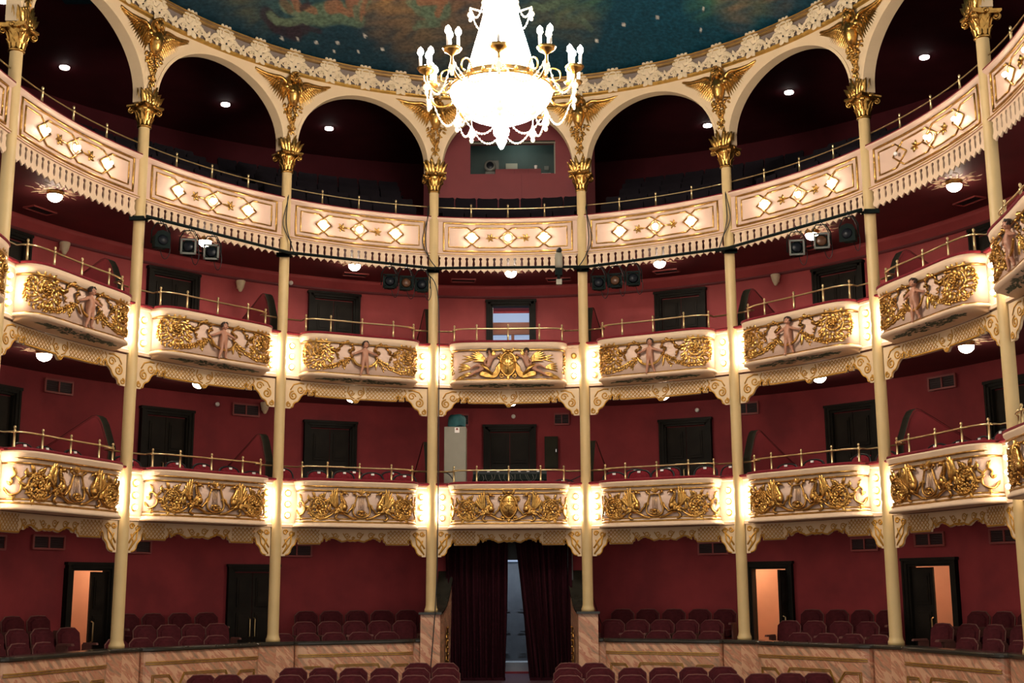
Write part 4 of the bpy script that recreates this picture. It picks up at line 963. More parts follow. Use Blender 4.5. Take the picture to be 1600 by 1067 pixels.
# ------------------------------------------------------------------ gallery fronts
def gallery_front():
    r = empty('gallery_balustrade'); zb, zt = 8.14, 8.90; pt = [(x, yc(x)-.02) for x in [-1.45+2.9*i/24 for i in range(25)]]
    b = MB(); sweep(pt, [(-.12, zb), (.03, zb), (.035, zb+.05), (.0, zb+.065), (-.0, zb+.68), (.02, zb+.70), (.05, zb+.73), (.05, zt), (-.12, zt)], b); b.build('panel', 'panel_pink', r, False)
    cu = MB(); sweep(pt, [(-.12, zt), (.045, zt), (.05, zt+.02), (.0, zt+.03), (-.12, zt+.03)], cu); cu.build('velvet_cushion', 'velvet', r, True)
    g = MB(); f = lambda x, z: (x, yc(x)-.03, z)
    def line(pts, rr=.012):
        out = []
        for p, q in zip(pts, pts[1:]):
            n = max(1, int(hypot(q[0]-p[0], q[1]-p[1])/.12)); out += [f(p[0]+(q[0]-p[0])*i/n, p[1]+(q[1]-p[1])*i/n) for i in range(n)]
        out.append(f(*pts[-1])); g.tube(out, rr, 6)
    z0, z1 = zb+.095, zb+.66
    line([(-1.30, z0), (1.30, z0), (1.30, z1), (-1.30, z1), (-1.30, z0), (-1.2, z0)], .021)
    a0, a1, zm = z0+.085, z1-.085, (z0+z1)/2; hh = (a1-a0)/2
    line([(-.82, a1), (-1.20, a1), (-1.20, a0), (-.82, a0)], .015); line([(.82, a1), (1.20, a1), (1.20, a0), (.82, a0)], .015)
    for sx in (-1, 1):
        line([(sx*.64, a1), (sx*.075, a1)], .015); line([(sx*.64, a0), (sx*.075, a0)], .015)
        for sz in (-1, 1):
            zz = a1 if sz > 0 else a0
            line([(sx*.82, zz), (sx*.60, zm)] if 0 else [(sx*.82, zz), (sx*.57, zm+sz*0)], .015); line([(sx*.64, zz), (sx*.89, zm)], .015)
            line([(-sx*.075, zz), (sx*.185, zm)], .015)
    g.build('gilt_frame', 'gold', r, True)
    wf = lambda v: Vector((v.x, v.y+yc(v.x)-.01, v.z))
    for sx in (-1, 1):
        o = MB()
        for i in range(6): o.leaf((sx*.36, zm), i*pi/3, .095, .024, .025, .6, 4, -.02)
        o.tube([(sx*.2, -.03, zm), (sx*.42, -.03, zm)], .010, 5); o.ell((sx*.36, -.045, zm), .022, 6, 4); o.leaf((sx*.30, zm), pi if sx > 0 else 0, .09, .02, .02, .3, 4, -.02)
        o.map(wf).build('gilt_leaf_spray', 'gold', r, True)
    o = MB(); o.tube([(.075*cos(i*pi/9), -.03, zm+.075*sin(i*pi/9)) for i in range(18)], .010, 5, closed=True); o.map(wf).build('gilt_ring', 'gold', r, True)
    for x in (-.73, 0, .73): bulb_mesh(x, yc(x)-.055, zm, .036).build('light_bulb', 'gallery_bulb', r, True)
    # sawn valance: pickets with keyhole slots and pointed tips
    v = MB(); n = 20; p = 2.78/n; zt2 = zb+.01
    cell = [(0, 0), (0, -.035)]+[(.032*sin(a), -.066+.032*cos(a)) for a in (.5, 1.1, 1.6, 2.1, 2.6)]+[(.016, -.10), (.026, -.15), (.025, -.185), (.012, -.225), (0, -.232), (0, -.27), (.016, -.298), (.034, -.302), (.042, -.316)]
    cell_r = [(p-x, z) for x, z in reversed(cell)]
    poly = cell+[(p/2-.012, -.322), (p/2-.010, -.336), (p/2, -.346), (p/2+.010, -.336), (p/2+.012, -.322)]+cell_r
    for i in range(n):
        x0 = -1.39+i*p; q = MB(); q.prism([(x0+x, zt2+z) for x, z in poly], -.012, .012)
        v.add(q.v, q.f)
    v.map(lambda w_: Vector((w_.x, w_.y+yc(w_.x)-.01, w_.z))); v.build('pierced_valance', 'cream', r)
    e = MB(); e.tube([(x, yc(x)-.055, zb+.03) for x in [-1.43+2.86*i/20 for i in range(21)]], .010, 5); e.build('gilt_bead', 'gold_line', r, True)
    r['category'] = 'balcony front'; return r
s_ = Stamp(gallery_front())
for k in range(-4, 5):
    m, a, sx = bay(k); o = s_.put(m, a, ('top gallery front panel with one dead and two lit bulbs, %s' if k == 3 else 'top gallery front panel with three lit bulbs in gilt diamonds, %s') % pos(k), sx)
    if k == 3:
        for q in COL.objects:
            if q.parent == o and q.name.startswith('light_bulb') and min(v.co.x for v in q.data.vertices) < -.5: q.data = q.data.copy(); q.data.materials[0] = M['tag_white']; q['label'] = 'unlit bulb'
# ------------------------------------------------------------------ brass rails
def rail(tier):
    r = empty('brass_railing')
    if tier == 3: zr, z0, zp = 9.13, 8.93, 9.20; xs = [-.75, 0, .75]; f = lambda x: yc(x)+.03; path = [(x, f(x)) for x in [-1.42+2.84*i/20 for i in range(21)]]; rr = .013
    else:
        zr, z0, zp = (3.93, 3.70, 4.0) if tier == 1 else (6.64, 6.38, 6.71); xs = [-1.07, -.62, 0, .62, 1.07]; D = .34
        bp = bow(D, 1.10, 36); path = [(-1.42, yc(1.42)+.06)]+[(x, y+.04) for x, y in bp if abs(x) < 1.099 or 1]+[(1.42, yc(1.42)+.06)]; rr = .016
        f = lambda x: bow_y(x, D, 1.10)+.04
    R_ = MB(); R_.tube([(x, y, zr) for x, y in path], rr, 8); R_.build('rail', 'brass', r, True)
    for x in xs:
        p = MB(); y = f(x); p.lathe([(.032, z0), (.032, z0+.015), (.019, z0+.03), (.017, zr-.02), (.025, zr-.012), (.025, zr+.018), (.013, zr+.026), (.012, zp-.03), (.02, zp-.015), (.021, zp), (.012, zp+.018), (.001, zp+.022)], (x, y, 0), 10); p.build('rail_post', 'brass', r, True)
    r['category'] = 'railing'; return r
for tier, nm in ((1, 'lower balcony'), (2, 'upper balcony'), (3, 'top gallery')):
    s_ = Stamp(rail(tier))
    for k in range(-4, 5): m, a, sx = bay(k); s_.put(m, a, 'thin brass railing on the %s front, %s' % (nm, pos(k)), sx)
# ------------------------------------------------------------------ marble parapet of the ground boxes
def parapet():
    r = empty('marble_parapet'); D = .26
    P = bow(D, 1.12, 24); full = [(-1.5, -.10), (-1.36, yc(1.36)-.12)]+[(x, y-.0) for x, y in P]+[(1.36, yc(1.36)-.12), (1.5, -.10)]
    full = [(-1.5, -.13), (-1.13, yc(1.13)-.13)]+[(x, y-.08) for x, y in P[0:]]+[(1.13, yc(1.13)-.13), (1.5, -.13)]
    b = MB(); sweep(full, [(-.25, -.5), (.0, -.5), (.0, .80), (-.25, .80)], b); b.build('marble_face', 'marble', r)
    c = MB(); sweep(full, [(-.30, .795), (.03, .795), (.045, .81), (.045, .84), (.03, .86), (-.30, .86)], c); c.build('dark_coping', 'cap_dark', r)
    g = MB(); f = lambda x, z: (x, bow_y(x, D, 1.12)-.088, z)
    def line(pts, rr=.009, off=0):
        out = []
        for p, q in zip(pts, pts[1:]):
            n = max(1, int(hypot(q[0]-p[0], q[1]-p[1])/.06)); out += [f(p[0]+(q[0]-p[0])*i/n, p[1]+(q[1]-p[1])*i/n) for i in range(n)]
        out.append(f(*pts[-1])); g.tube(out, rr, 5)
    for d in (0, .032):
        line([(-1.08, .60+d), (1.08, .60+d)], .011)
    for d in (0, .028):
        for sx in (-1, 1):
            line([(sx*(.98-d), -.05), (sx*(.98-d), .43-d), (sx*(.68+d*.4), .43-d), (sx*(.52+d*.4), .22), (sx*.38, .05)])
            line([(sx*(.64-d), .05), (sx*(.52-d*.5), .20-d*.6), (sx*(.40-d*.4), .45-d)])
        line([(-.40+d*.4, .45-d), (.40-d*.4, .45-d)])
    g.build('gilt_fret_frame', 'gold_line', r)
    for sx in (-1, 1):
        o = MB(); x = sx*1.34
        for a, L in ((pi/2, .16), (pi/2+.6, .12), (pi/2-.6, .12)): o.leaf((x, .22), a, L, .025, .03, 0, 5)
        for q in (-1, 1): o.tube(c2([(x, .02), (x+q*.05, .10), (x+q*.10, .14), (x+q*.09, .20), (x+q*.05, .19)], 4, -.02), .014, 5); o.leaf((x, .22), pi/2+q*1.3, .11, .022, .03, q*.6, 4); o.leaf((x, .12), -pi/2+q*.5, .14, .022, .02, 0, 4)
        o.ell((x, -.03, .21), (.025, .02, .04)); o.map(lambda v: Vector((v.x, v.y-.13+.06, v.z))); o.build('gilt_fleuron', 'gold', r, True)
    r['category'] = 'parapet'; return r
s_ = Stamp(parapet())
for k in (-4, -3, -2, -1, 1, 2, 3, 4):
    m, a, sx = bay(k); s_.put(m, a, 'pink marble box parapet with dark coping, %s' % pos(k), sx)
def wing(sx):
    c = E(sx*.5, 0); r = empty('entrance_wing_wall', (c.x, c.y, 0))
    def X(u): return u*1 if sx > 0 else -u
    b = MB(); b.box((sx*1.44, 7.62, .40), (.36, .34, 1.80)); b.build('marble_block', 'marble', r, world=True)
    cp_ = MB(); cp_.box((sx*1.44, 7.60, 1.315), (.42, .42, .04)); cp_.build('dark_coping', 'cap_dark', r, world=True)
    side = MB(); vs = []; n = 12; top = []
    for i in range(n+1):
        t = i/n; x = 1.27-.17*t; y = 7.5+1.15*t; z = 1.30+.85*t**2.2; top.append((x, y, z))
        vs += [(sx*x, y, -.5), (sx*x, y, z), (sx*(x+.16+.1*t), y, -.5), (sx*(x+.16+.1*t), y, z)]
    fs = []
    for i in range(n):
        a, b_ = i*4, (i+1)*4; fs += [(a, a+1, b_+1, b_), (a+2, b_+2, b_+3, a+3)]
    fs += [(0, 2, 3, 1), (n*4, n*4+1, n*4+3, n*4+2)]
    side.add(vs, fs).build('marble_side', 'marble', r, world=True)
    tp = MB(); vs = []
    for i, (x, y, z) in enumerate(top): t = i/n; vs += [(sx*(x-.02), y-.01, z), (sx*(x+.18+.1*t), y-.01, z), (sx*(x+.18+.1*t), y-.01, z+.035), (sx*(x-.02), y-.01, z+.035)]
    fs = [(i*4+j, (i+1)*4+j, (i+1)*4+(j+1) % 4, i*4+(j+1) % 4) for i in range(n) for j in range(4)]+[(0, 1, 2, 3), (n*4, n*4+3, n*4+2, n*4+1)]
    tp.add(vs, fs).build('sweeping_coping', 'cap_dark', r, world=True)
    o = MB(); rnd = random.Random(6)
    for i in range(26):
        t = i/25; z = 1.05-1.0*t; o.leaf((0+.05*sin(t*14), z), -pi/2+rnd.uniform(-.9, .9), .14, .03, .035, rnd.uniform(-1, 1), 4, -.0)
        if i % 3 == 0: o.ell((.05*sin(t*14), -.03, z), .025, 6, 4)
    a = atan2(-.17, 1.15)
    o.map(lambda v: Vector((sx*(1.25-.17*.35-.01)+sx*(v.y), 7.92+v.x*1.0, v.z))); o.build('gilt_drop_ornament', 'gold', r, True, world=True)
    tag(r, 'marble wing wall with gilt drop, %s of the curtained entrance' % ('right' if sx > 0 else 'left'), 'wall'); return r
wing(-1); wing(1)
# ================================================================== SEATS
def seat(vm, trim):
    r = empty('folding_theatre_chair'); w_, h, ch = .225, .84, .085
    poly = [(-w_*.86, .32), (w_*.86, .32), (w_, .50), (w_, h-ch), (w_-ch, h-.008), (0, h), (-w_+ch, h-.008), (-w_, h-ch), (-w_, .50)]
    T = lambda v: Vector((v.x, v.y+.10+(v.z-.35)*.17, v.z))
    b = MB(); b.prism(poly, 0, .05); b.map(T); b.build('backrest', vm, r)
    p = MB(); q = [(x*.80, .36+(z-.32)*.84) for x, z in poly]; n = len(q); vs = [(x, -.0, z) for x, z in q]+[(x*.93, -.03, z if abs(x) > .1 else z-.01) for x, z in q]
    p.add(vs, [tuple(range(n, 2*n))]+[(i, (i+1) % n, (i+1) % n+n, i+n) for i in range(n)]); p.map(T); p.build('back_pad', vm, r)
    t = MB(); t.tube([(x, .025, z) for x, z in poly[3:8]]+[(-w_, .025, .5)], .013, 6); t.tube([(w_, .025, h-ch), (w_, .025, .5)], .013, 6); t.map(T); t.build('edge_trim', trim, r, True)
    s = MB(); s.box((0, -.11, .41), (.42, .42, .10), tilt=.06, top=.94); s.build('seat_cushion', vm, r)
    for sx in (-1, 1):
        a = MB(); a.box((sx*.245, -.08, .58), (.045, .34, .035), top=.9); a.box((sx*.245, .0, .29), (.03, .22, .56)); a.build('arm_rest', trim, r)
    r['category'] = 'seat'; return r
S0 = Stamp(seat('seat_velvet', 'seat_trim'))
rowz = {'back': (1.95, .50, 1.32), 'middle': (1.35, .31, 1.12), 'front': (.72, .12, .94)}
BOXROWS = {-1: {'back': [-1.06, -.93, -.80, -.67, -.54], 'middle': [-1.12, -.985, -.85, -.715, -.58], 'front': [-1.31, -1.165, -1.015, -.865, -.71]},
 -2: {'back': [-1.97, -1.84, -1.705, -1.57], 'middle': [-1.98, -1.85, -1.72, -1.59], 'front': [-2.26, -2.12, -1.98, -1.835, -1.69]},
 -3: {'back': [-2.68, -2.55, -2.42], 'middle': [-2.80, -2.665, -2.53, -2.39], 'front': [-2.97, -2.825, -2.68]},
 1: {'back': [.57, .70, .835, .97, 1.10], 'middle': [.55, .685, .82, .955, 1.09], 'front': [.70, .85, 1.0, 1.15]},
 2: {'back': [1.55, 1.68, 1.81, 1.94], 'middle': [1.51, 1.65, 1.795, 1.94], 'front': [1.67, 1.825, 1.98, 2.135]},
 3: {'back': [2.41, 2.54, 2.67], 'middle': [2.35, 2.495, 2.64, 2.79], 'front': [2.66, 2.82, 2.98]}}
for k in BOXROWS:
    for rn, ss_ in BOXROWS[k].items():
        off, zf, zt = rowz[rn]
        for i, s in enumerate(ss_):
            n = nrm(s); S0.put(E(s, off, zf), atan2(-n.x, n.y), 'crimson seat, %s from left, %s row, ground box %s' % (ORD[i+1], rn, pos(k)), group='crimson seats in the ground boxes')
# parterre: rows curving round the centre aisle, only their tops in view
PR = [('far short row', [(-1.52, 6.0), (-1.06, 5.97), (1.04, 5.81), (1.46, 5.79)], .50), ('second row', [(-3.58, 5.62), (-3.07, 5.56), (-2.55, 5.5), (-2.03, 5.44), (-1.50, 5.38), (-1.0, 5.36), (1.0, 5.16), (1.54, 5.2), (2.06, 5.24), (2.57, 5.3), (3.07, 5.36), (3.56, 5.42)], .45),
      ('nearest row', [(-4.86, 4.62), (-4.45, 4.65), (-3.95, 4.55), (-3.42, 4.46), (-2.93, 4.4), (-2.42, 4.35), (-1.92, 4.3), (-1.42, 4.28), (-.95, 4.26), (1.0, 4.1), (1.48, 4.12), (1.98, 4.15), (2.5, 4.2), (3.0, 4.26), (3.5, 4.32), (4.0, 4.4), (4.5, 4.5), (4.92, 4.5)], .40)]
for nm, P_, zt in PR:
    for i, (x, y) in enumerate(P_): S0.put((x, y, zt-.84), -x*.045, 'crimson stalls seat, %s from left in the %s' % (ORD[i+1], nm), group='crimson stalls seats at the bottom')
# gallery seats on the raked steps
def gseat():
    r = empty('gallery_chair'); b = MB(); b.prism([(-.20, .42), (.20, .42), (.215, .80), (.19, .84), (.1, .825), (-.1, .825), (-.19, .84), (-.215, .80)], 0, .05); b.map(lambda v: Vector((v.x, v.y+.1+(v.z-.4)*.2, v.z))); b.build('backrest', 'dark_seat', r)
    s = MB(); s.box((0, -.08, .40), (.40, .40, .09), top=.94); s.build('seat_cushion', 'dark_seat', r)
    a = MB(); a.box((.225, -.0, .5), (.03, .34, .04)); a.box((.225, .05, .24), (.03, .2, .48)); a.build('arm_rest', 'dark_seat', r)
    r['category'] = 'seat'; return r
GS = Stamp(gseat())
for k in range(-3, 4):
    for ri, (off, zf) in enumerate([(.42, 8.42), (1.25, 8.82), (1.98, 9.20), (2.72, 9.56), (3.5, 9.92)]):
        if k == 0 and ri > 1: continue
        zf = (8.46 if ri == 0 else zf+.06)
        if k == 0 and ri == 1: off = 1.0
        step = .445/(3.0*(1+off/6.9)); n_ = int(.90/step) if k else int(.95/step)
        for i in range(n_):
            s = k-step*(n_-1)/2+step*i; 
            if k in (2, -2) and ri > 2 and abs(s) > 1.9: continue
            n = nrm(s); GS.put(E(s, off, zf), atan2(-n.x, n.y), 'dark gallery seat, %s from left, %s row up, bay %s' % (ORD[i+1], ORD[ri+1], pos(k)), group='dark seats in the top gallery')
# loose tufted chairs in the balcony boxes
def chair():
    r = empty('box_chair'); h = .93
    o = [(-.21, .50), (-.225, .78), (-.19, .88), (-.10, .925), (0, .935), (.10, .925), (.19, .88), (.225, .78), (.21, .50)]
    T = lambda v: Vector((v.x, v.y+.12+(v.z-.45)*.16, v.z))
    f = MB(); f.tube(cat([(x, 0, z) for x, z in o], 4), .017, 6); f.map(T); f.build('back_frame', 'black_metal', r, True)
    b = MB(); 
    def pad(u, v):
        x = (2*u-1); z = v; hw = .205*(1-max(0, z-.7)**2*2.0); zz = .50+.42*z*(1-.12*abs(x)**3)
        d = .03*(1-abs(x)**4)*(1-(2*z-1)**6)+.010*(cos(x*11)*cos(z*17)); return (x*hw, -.012-d, zz)
    b.grid(pad, 16, 14); b.grid(lambda u, v: (-(2*u-1)*.2, .02, .50+.41*v), 2, 2); b.map(T); b.build('tufted_backrest', 'velvet', r, True)
    s = MB(); s.box((0, -.10, .44), (.44, .42, .08), top=.93); s.build('seat', 'velvet', r)
    for sx in (-1, 1):
        for y in (-.28, .10): l = MB(); l.tube([(sx*.18, y, .41), (sx*.20, y*1.08, 0)], .014, 6); l.build('leg', 'black_metal', r, True)
    t = MB(); t.box((0, -.05, .90), (.06, .012, .035)); t.map(T); t.build('white_tag', 'tag_white', r)
    r['category'] = 'chair'; return r
SC_ = Stamp(chair())
CH = {-3: [(-2.98, .45, 0), (-2.83, .45, 0), (-2.66, .42, 0), (-2.74, 1.1, .05), (-2.60, 1.1, .05)], -2: [(-2.34, .45, 0), (-2.20, .9, .03), (-2.02, .45, 0), (-1.86, .42, 0), (-1.70, .4, -.02), (-1.56, .42, -.08)],
 -1: [(-1.37, .45, .02), (-1.16, .42, 0), (-1.0, .42, .01), (-.835, .42, 0), (-.645, .42, -.02), (-1.42, 1.15, .12), (-.88, 1.15, .1), (-.67, 1.15, .1)],
 1: [(.64, .45, 0), (.79, .42, .02), (.935, .42, .03), (1.20, .42, .03), (1.35, .42, .02), (.71, 1.2, .12), (.90, 1.2, .13), (1.40, 1.2, .14)],
 2: [(1.70, .42, -.04), (1.86, .45, 0), (2.16, .42, 0), (2.32, .45, 0)], 3: [(2.66, .42, 0), (2.80, .45, 0), (2.94, .45, 0), (3.09, .45, .04), (2.78, 1.1, .06), (2.93, 1.1, .05)], 0: [(.33, .35, -.13)]}
for k, L in CH.items():
    for i, (s, off, dz) in enumerate(sorted(L)):
        n = nrm(s); SC_.put(E(s, off, 3.0+max(0, dz)), atan2(-n.x, n.y)+random.uniform(-.15, .15), 'tufted crimson chair, %s from left behind lower balcony front %s' % (ORD[i+1], pos(k)), group='tufted chairs in the lower balcony boxes', sz=1+min(0, dz))
for k in range(-3, 4):
    for i, x in enumerate((-.30, 0, .28) if k else (-.22, .18)):
        s = k+x; n = nrm(s); SC_.put(E(s, .50, 5.65), atan2(-n.x, n.y)+random.uniform(-.2, .2), 'crimson chair, %s from left behind upper balcony front %s' % (ORD[i+1], pos(k)), group='chairs in the upper balcony boxes', sz=.93)
# ================================================================== PARTITIONS, VENTS, LAMPS
def partition(zt_in, zt_pk):
    r = empty('box_partition'); pr = [(2.5, 0), (2.5, zt_in)]+[(2.5-1.75*t, zt_in+(zt_pk-zt_in)*t**1.1) for t in (.25, .5, .75, 1.0)]+[(.66, zt_pk+.01), (.58, zt_pk-.03), (.50, zt_pk-.14), (.36, zt_pk-.46), (.33, zt_pk-.52), (.33, 0)]
    b = MB(); vs = [(-.07, y, z) for y, z in pr]+[(.07, y, z) for y, z in pr]; n = len(pr)
    b.add(vs, [tuple(range(n)), tuple(range(2*n-1, n-1, -1))]); b.build('fabric_panel', 'crimson', r)
    e = MB(); vs = []
    for y, z in pr[1:]: vs += [(-.078, y, z+.004), (.078, y, z+.004)]
    m = len(pr)-1; vs2 = [(x, y, z-.0) for x, y, z in vs]; fs = [(i*2, i*2+1, i*2+3, i*2+2) for i in range(m-1)]
    e.add(vs2, fs); e.add([(x, y+(.02 if i > 8 else 0), z-.03) for i, (x, y, z) in enumerate(vs)], fs); e.build('dark_edge', 'panel_green', r); r['category'] = 'partition'; r['kind'] = 'thing'; return r
s_ = Stamp(partition(.85, 1.55))
for tier, z in ((1, 3.0), (2, 5.65)):
    for j in (-4, -3, -2, -1, 1, 2, 3, 4):
        s = (abs(j)-.5)*(1 if j > 0 else -1); n = nrm(s); s_.put(E(s, 0, z), atan2(-n.x, n.y), 'dark red swooping partition on %s balcony behind column %s' % (TN[tier], colpos(j)))
s_ = Stamp(partition(.9, 1.7))
for j in (-1, 1): n = nrm(j*.435); s_.put(E(j*.435, 0.3, .1), atan2(-n.x, n.y), 'dark red partition beside the entrance, %s side of curtain' % ('left' if j < 0 else 'right'), sy=.85)
def vent():
    r = empty('wall_vent'); f = MB()
    for x, z, w_, h in ((0, .10, .56, .03), (0, -.10, .56, .03), (-.27, 0, .03, .2), (.27, 0, .03, .2), (0, 0, .025, .2)): f.box((x, -.02, z), (w_, .04, h))
    f.build('vent_frame', 'vent_frame', r); g = MB(); g.box((0, -.005, 0), (.54, .02, .18)); 
    for i in range(5): g.box((0, -.018, -.07+.035*i), (.52, .012, .008), tilt=.5)
    g.build('grille', 'vent', r); r['category'] = 'vent'; return r
s_ = Stamp(vent())
for (s, z, sx, wh) in ((-2.33, 2.47, 1.05, 'left of third ground door'), (-2.62, 2.44, 1.05, 'at far left ground wall'), (-1.90, 2.44, 1.05, 'ground wall second left of centre'), (-1.09, 2.42, 1.0, 'ground wall just left of centre'), (1.02, 2.42, 1.0, 'ground wall just right of centre'), (1.79, 2.42, .9, 'ground wall second right of centre'), (2.12, 2.46, 1.0, 'above open ground door at right'), (2.50, 2.46, 1.0, 'at far right ground wall'),
                     (-2.33, 5.28, .95, 'lower balcony wall third left'), (-1.37, 5.26, .9, 'lower balcony wall second left'), (-.26, 5.25, .5, 'lower balcony wall above grey cabinet'), (.26, 5.25, .5, 'lower balcony wall above green panel'), (1.22, 5.26, .8, 'lower balcony wall second right'), (2.24, 5.28, .95, 'lower balcony wall third right')):
    n = nrm(s); s_.put(E(s, 2.48, z+(.10 if z < 3 else 0)), atan2(-n.x, n.y), 'dark red vent grille, %s' % wh, sx*1.12, sz=1.1)
def diffuser():
    r = empty('ceiling_vent'); f = MB(); f.box((0, -.12, -.012), (.52, .02, .03)); f.box((0, .12, -.012), (.52, .02, .03)); f.box((-.25, 0, -.012), (.02, .24, .03)); f.box((.25, 0, -.012), (.02, .24, .03)); f.build('vent_frame', 'vent_frame', r)
    g = MB(); [g.box((0, -.09+.04*i, -.008), (.48, .012, .012), tilt=.6) for i in range(5)]; g.build('slats', 'vent', r); r['category'] = 'vent'; return r
s_ = Stamp(diffuser())
for s, wh in ((-2.62, 'third left'), (-1.72, 'second left'), (-.86, 'just left of centre'), (-.26, 'centre bay, left one'), (.27, 'centre bay, right one'), (.87, 'just right of centre'), (1.72, 'second right'), (2.6, 'third right')):
    n = nrm(s); s_.put(E(s, 1.85, 8.13), atan2(-n.x, n.y), 'red framed ceiling vent over upper balcony, %s' % wh)
def ceil_lamp():
    r = empty('ceiling_lamp'); m = MB(); rnd = random.Random(11)
    for i in range(20):
        a = 2*pi*i/20; L0 = .22+.10*(i % 2)
        for q in range(3 if i % 2 == 0 else 2):
            p = MB(); p.leaf((.11+.13*q, 0), rnd.uniform(-.5, .5), .15, .026, .006, rnd.uniform(-1.6, 1.6), 5); p.map(lambda v: Vector((v.x*cos(a)-v.z*sin(a), (v.x*sin(a)+v.z*cos(a))*.8, -.004+v.y))); m.add(p.v, p.f)
    m.build('leafy_medallion', 'medallion', r)
    c = MB(); c.lathe([(.0, 0), (.13, 0), (.135, -.02), (.12, -.075), (0.0, -.075)][1:4], n=20); c.build('lamp_rim', 'gold', r, True)
    g = MB(); g.lathe([(.12*cos(a), -.075-.11*sin(a)) for a in [pi/2*i/7 for i in range(7)]]+[(.008, -.186)], n=18); g.build('glass_bowl', 'lamp_glass', r, True); r['category'] = 'lamp'; return r
s_ = Stamp(ceil_lamp())
for z, tn in ((8.13, 'upper'), (5.50, 'lower')):
    for k, s in ((-4, -3.75), (-3, -2.80), (-2, -1.855), (-1, -.94), (0, .01), (1, .92), (2, 1.87), (3, 2.80)):
        if k == -4: continue
        n = nrm(s); s_.put(E(s, .88, z), atan2(-n.x, n.y), 'glowing glass bowl lamp with leafy medallion, %s balcony ceiling %s' % (tn, pos(k)), group='bowl lamps on the balcony ceilings')
def downlight():
    r = empty('recessed_downlight'); g = MB(); g.lathe([(.09, 0), (.09, -.03), (.01, -.035)], n=16); g.build('lens', 'spot_glass', r, True)
    f = MB(); f.lathe([(.09, 0), (.12, -.012), (.12, 0)], n=16); f.build('trim_ring', 'gallery_red', r, True); r['category'] = 'lamp'; return r
s_ = Stamp(downlight())
for i, (s, off) in enumerate(((-2.78, 2.4), (-2.2, 3.7), (-1.47, 3.1), (-.92, 3.35), (.98, 3.6), (1.48, 2.8), (2.12, 3.3))): s_.put(E(s, off, 11.795), 0, 'small bright recessed light in the gallery ceiling, %s from the left' % ORD[i+1], group='recessed gallery lights')
def glamp():
    r = empty('recessed_box_lamp'); g = MB(); g.lathe([(.06, 0), (.06, -.02), (.01, -.025)], n=14); g.build('lens', 'ground_spot', r, True)
    f = MB(); f.lathe([(.06, 0), (.08, -.01), (.08, 0)], n=14); f.build('trim_ring', 'crimson_soffit', r, True); r['category'] = 'lamp'; return r
s_ = Stamp(glamp())
for k in (-3, -2, -1, 1, 2, 3):
    for d, w_ in ((-.25, 'left one'), (.25, 'right one')): s_.put(E(k+d if k != 3 else 3+d-.08, 1.15, 2.838), 0, 'small recessed lamp in ground box ceiling %s, %s' % (pos(k), w_), group='recessed lamps in the ground boxes')
# small cream wall speakers and smoke detectors
def wspk():
    r = empty('wall_speaker'); b = MB(); b.lathe([(.09, .10), (.10, .08), (.07, -.04), (.03, -.12), (.01, -.13)], (0, -.08, 0), 10); b.build('speaker_horn', 'plaster', r, True); q = MB(); q.box((0, -.02, 0), (.08, .06, .1)); q.build('wall_bracket', 'plaster', r); r['category'] = 'speaker'; return r
s_ = Stamp(wspk())
for s, z, wh in ((-2.36, 7.78, 'upper balcony wall third left'), (-1.43, 7.75, 'upper balcony wall second left'), (1.41, 7.78, 'upper balcony wall second right'), (-1.28, 5.33, 'lower balcony wall left')):
    n = nrm(s); s_.put(E(s, 2.47, z), atan2(-n.x, n.y), 'small cream horn speaker high on %s' % wh)
def sensor():
    r = empty('smoke_detector'); b = MB(); b.lathe([(.045, 0), (.045, .03), (.03, .045), (.008, .05)], (0, 0, 0), 14, ax=(0, -1, 0)); b.build('cover', 'tag_white', r, True); r['category'] = 'detector'; return r
s_ = Stamp(sensor())
for s, z, wh in ((-1.52, 5.32, 'second left'), (.01, 5.32, 'above the centre door'), (.965, 5.30, 'just right of centre'), (-1.16, 7.96, 'high in upper bay left of centre')):
    n = nrm(s); s_.put(E(s, 2.46, z), atan2(-n.x, n.y), 'small round white detector on balcony wall, %s' % wh)
# ================================================================== CENTRE BOX, BOOTH, ENTRANCE
cb = empty('grey_cabinet', (-1.05, 8.35, 3.0)); b = MB(); b.box((-1.05, 8.4, 3.92), (.42, .36, 1.84)); b.build('cabinet_body', 'grey_box', cb, world=True)
b = MB(); b.box((-1.05, 8.205, 3.9), (.38, .02, 1.76)); b.build('cabinet_door', 'grey_box', cb, world=True); b = MB(); b.box((-1.01, 8.19, 4.77), (.09, .012, .10)); b.build('white_notice', 'tag_white', cb, world=True)
b = MB(); b.box((-1.01, 8.182, 4.79), (.04, .01, .04)); b.build('red_mark', 'vent_frame', cb, world=True); tag(cb, 'tall grey metal cabinet behind lower centre balcony front', 'cabinet')
tc_ = MB()
def cl(u, v):
    a = 2*pi*u; rr = (.03+.15*min(1, v*2.2))*(1+.07*sin(5*a+v*3)); return (-1.03+rr*cos(a)*.95, 8.38+rr*sin(a)*.8, 5.09-(.0 if v < .3 else (v-.3)*.34)-.02*cos(3*a)*v)
tc_.grid(cl, 28, 10); tc_.lathe([(.12, 4.845), (.13, 4.95), (.09, 5.06), (.02, 5.09)], (-1.03, 8.38, 0), 14); tag(tc_.build('teal_cloth', 'teal_cloth', None, True), 'crumpled teal cloth lying on top of the grey cabinet', 'cloth')
mx_ = empty('mixing_desk', (0, 8.45, 3.0)); b = MB(); b.box((.0, 8.40, 3.86), (1.42, .5, .06), tilt=.35); b.build('control_surface', 'green_metal', mx_, world=True)
b = MB(); b.box((0, 8.58, 3.80), (1.44, .06, .42)); b.box((0, 8.42, 3.35), (1.3, .4, .7)); b.build('desk_case', 'black_metal', mx_, world=True)
b = MB(); rnd = random.Random(3)
for i in range(7): b.box((-.62+.2*i+rnd.uniform(-.03, .03), 8.53, 3.995), (.05, .03, .02))
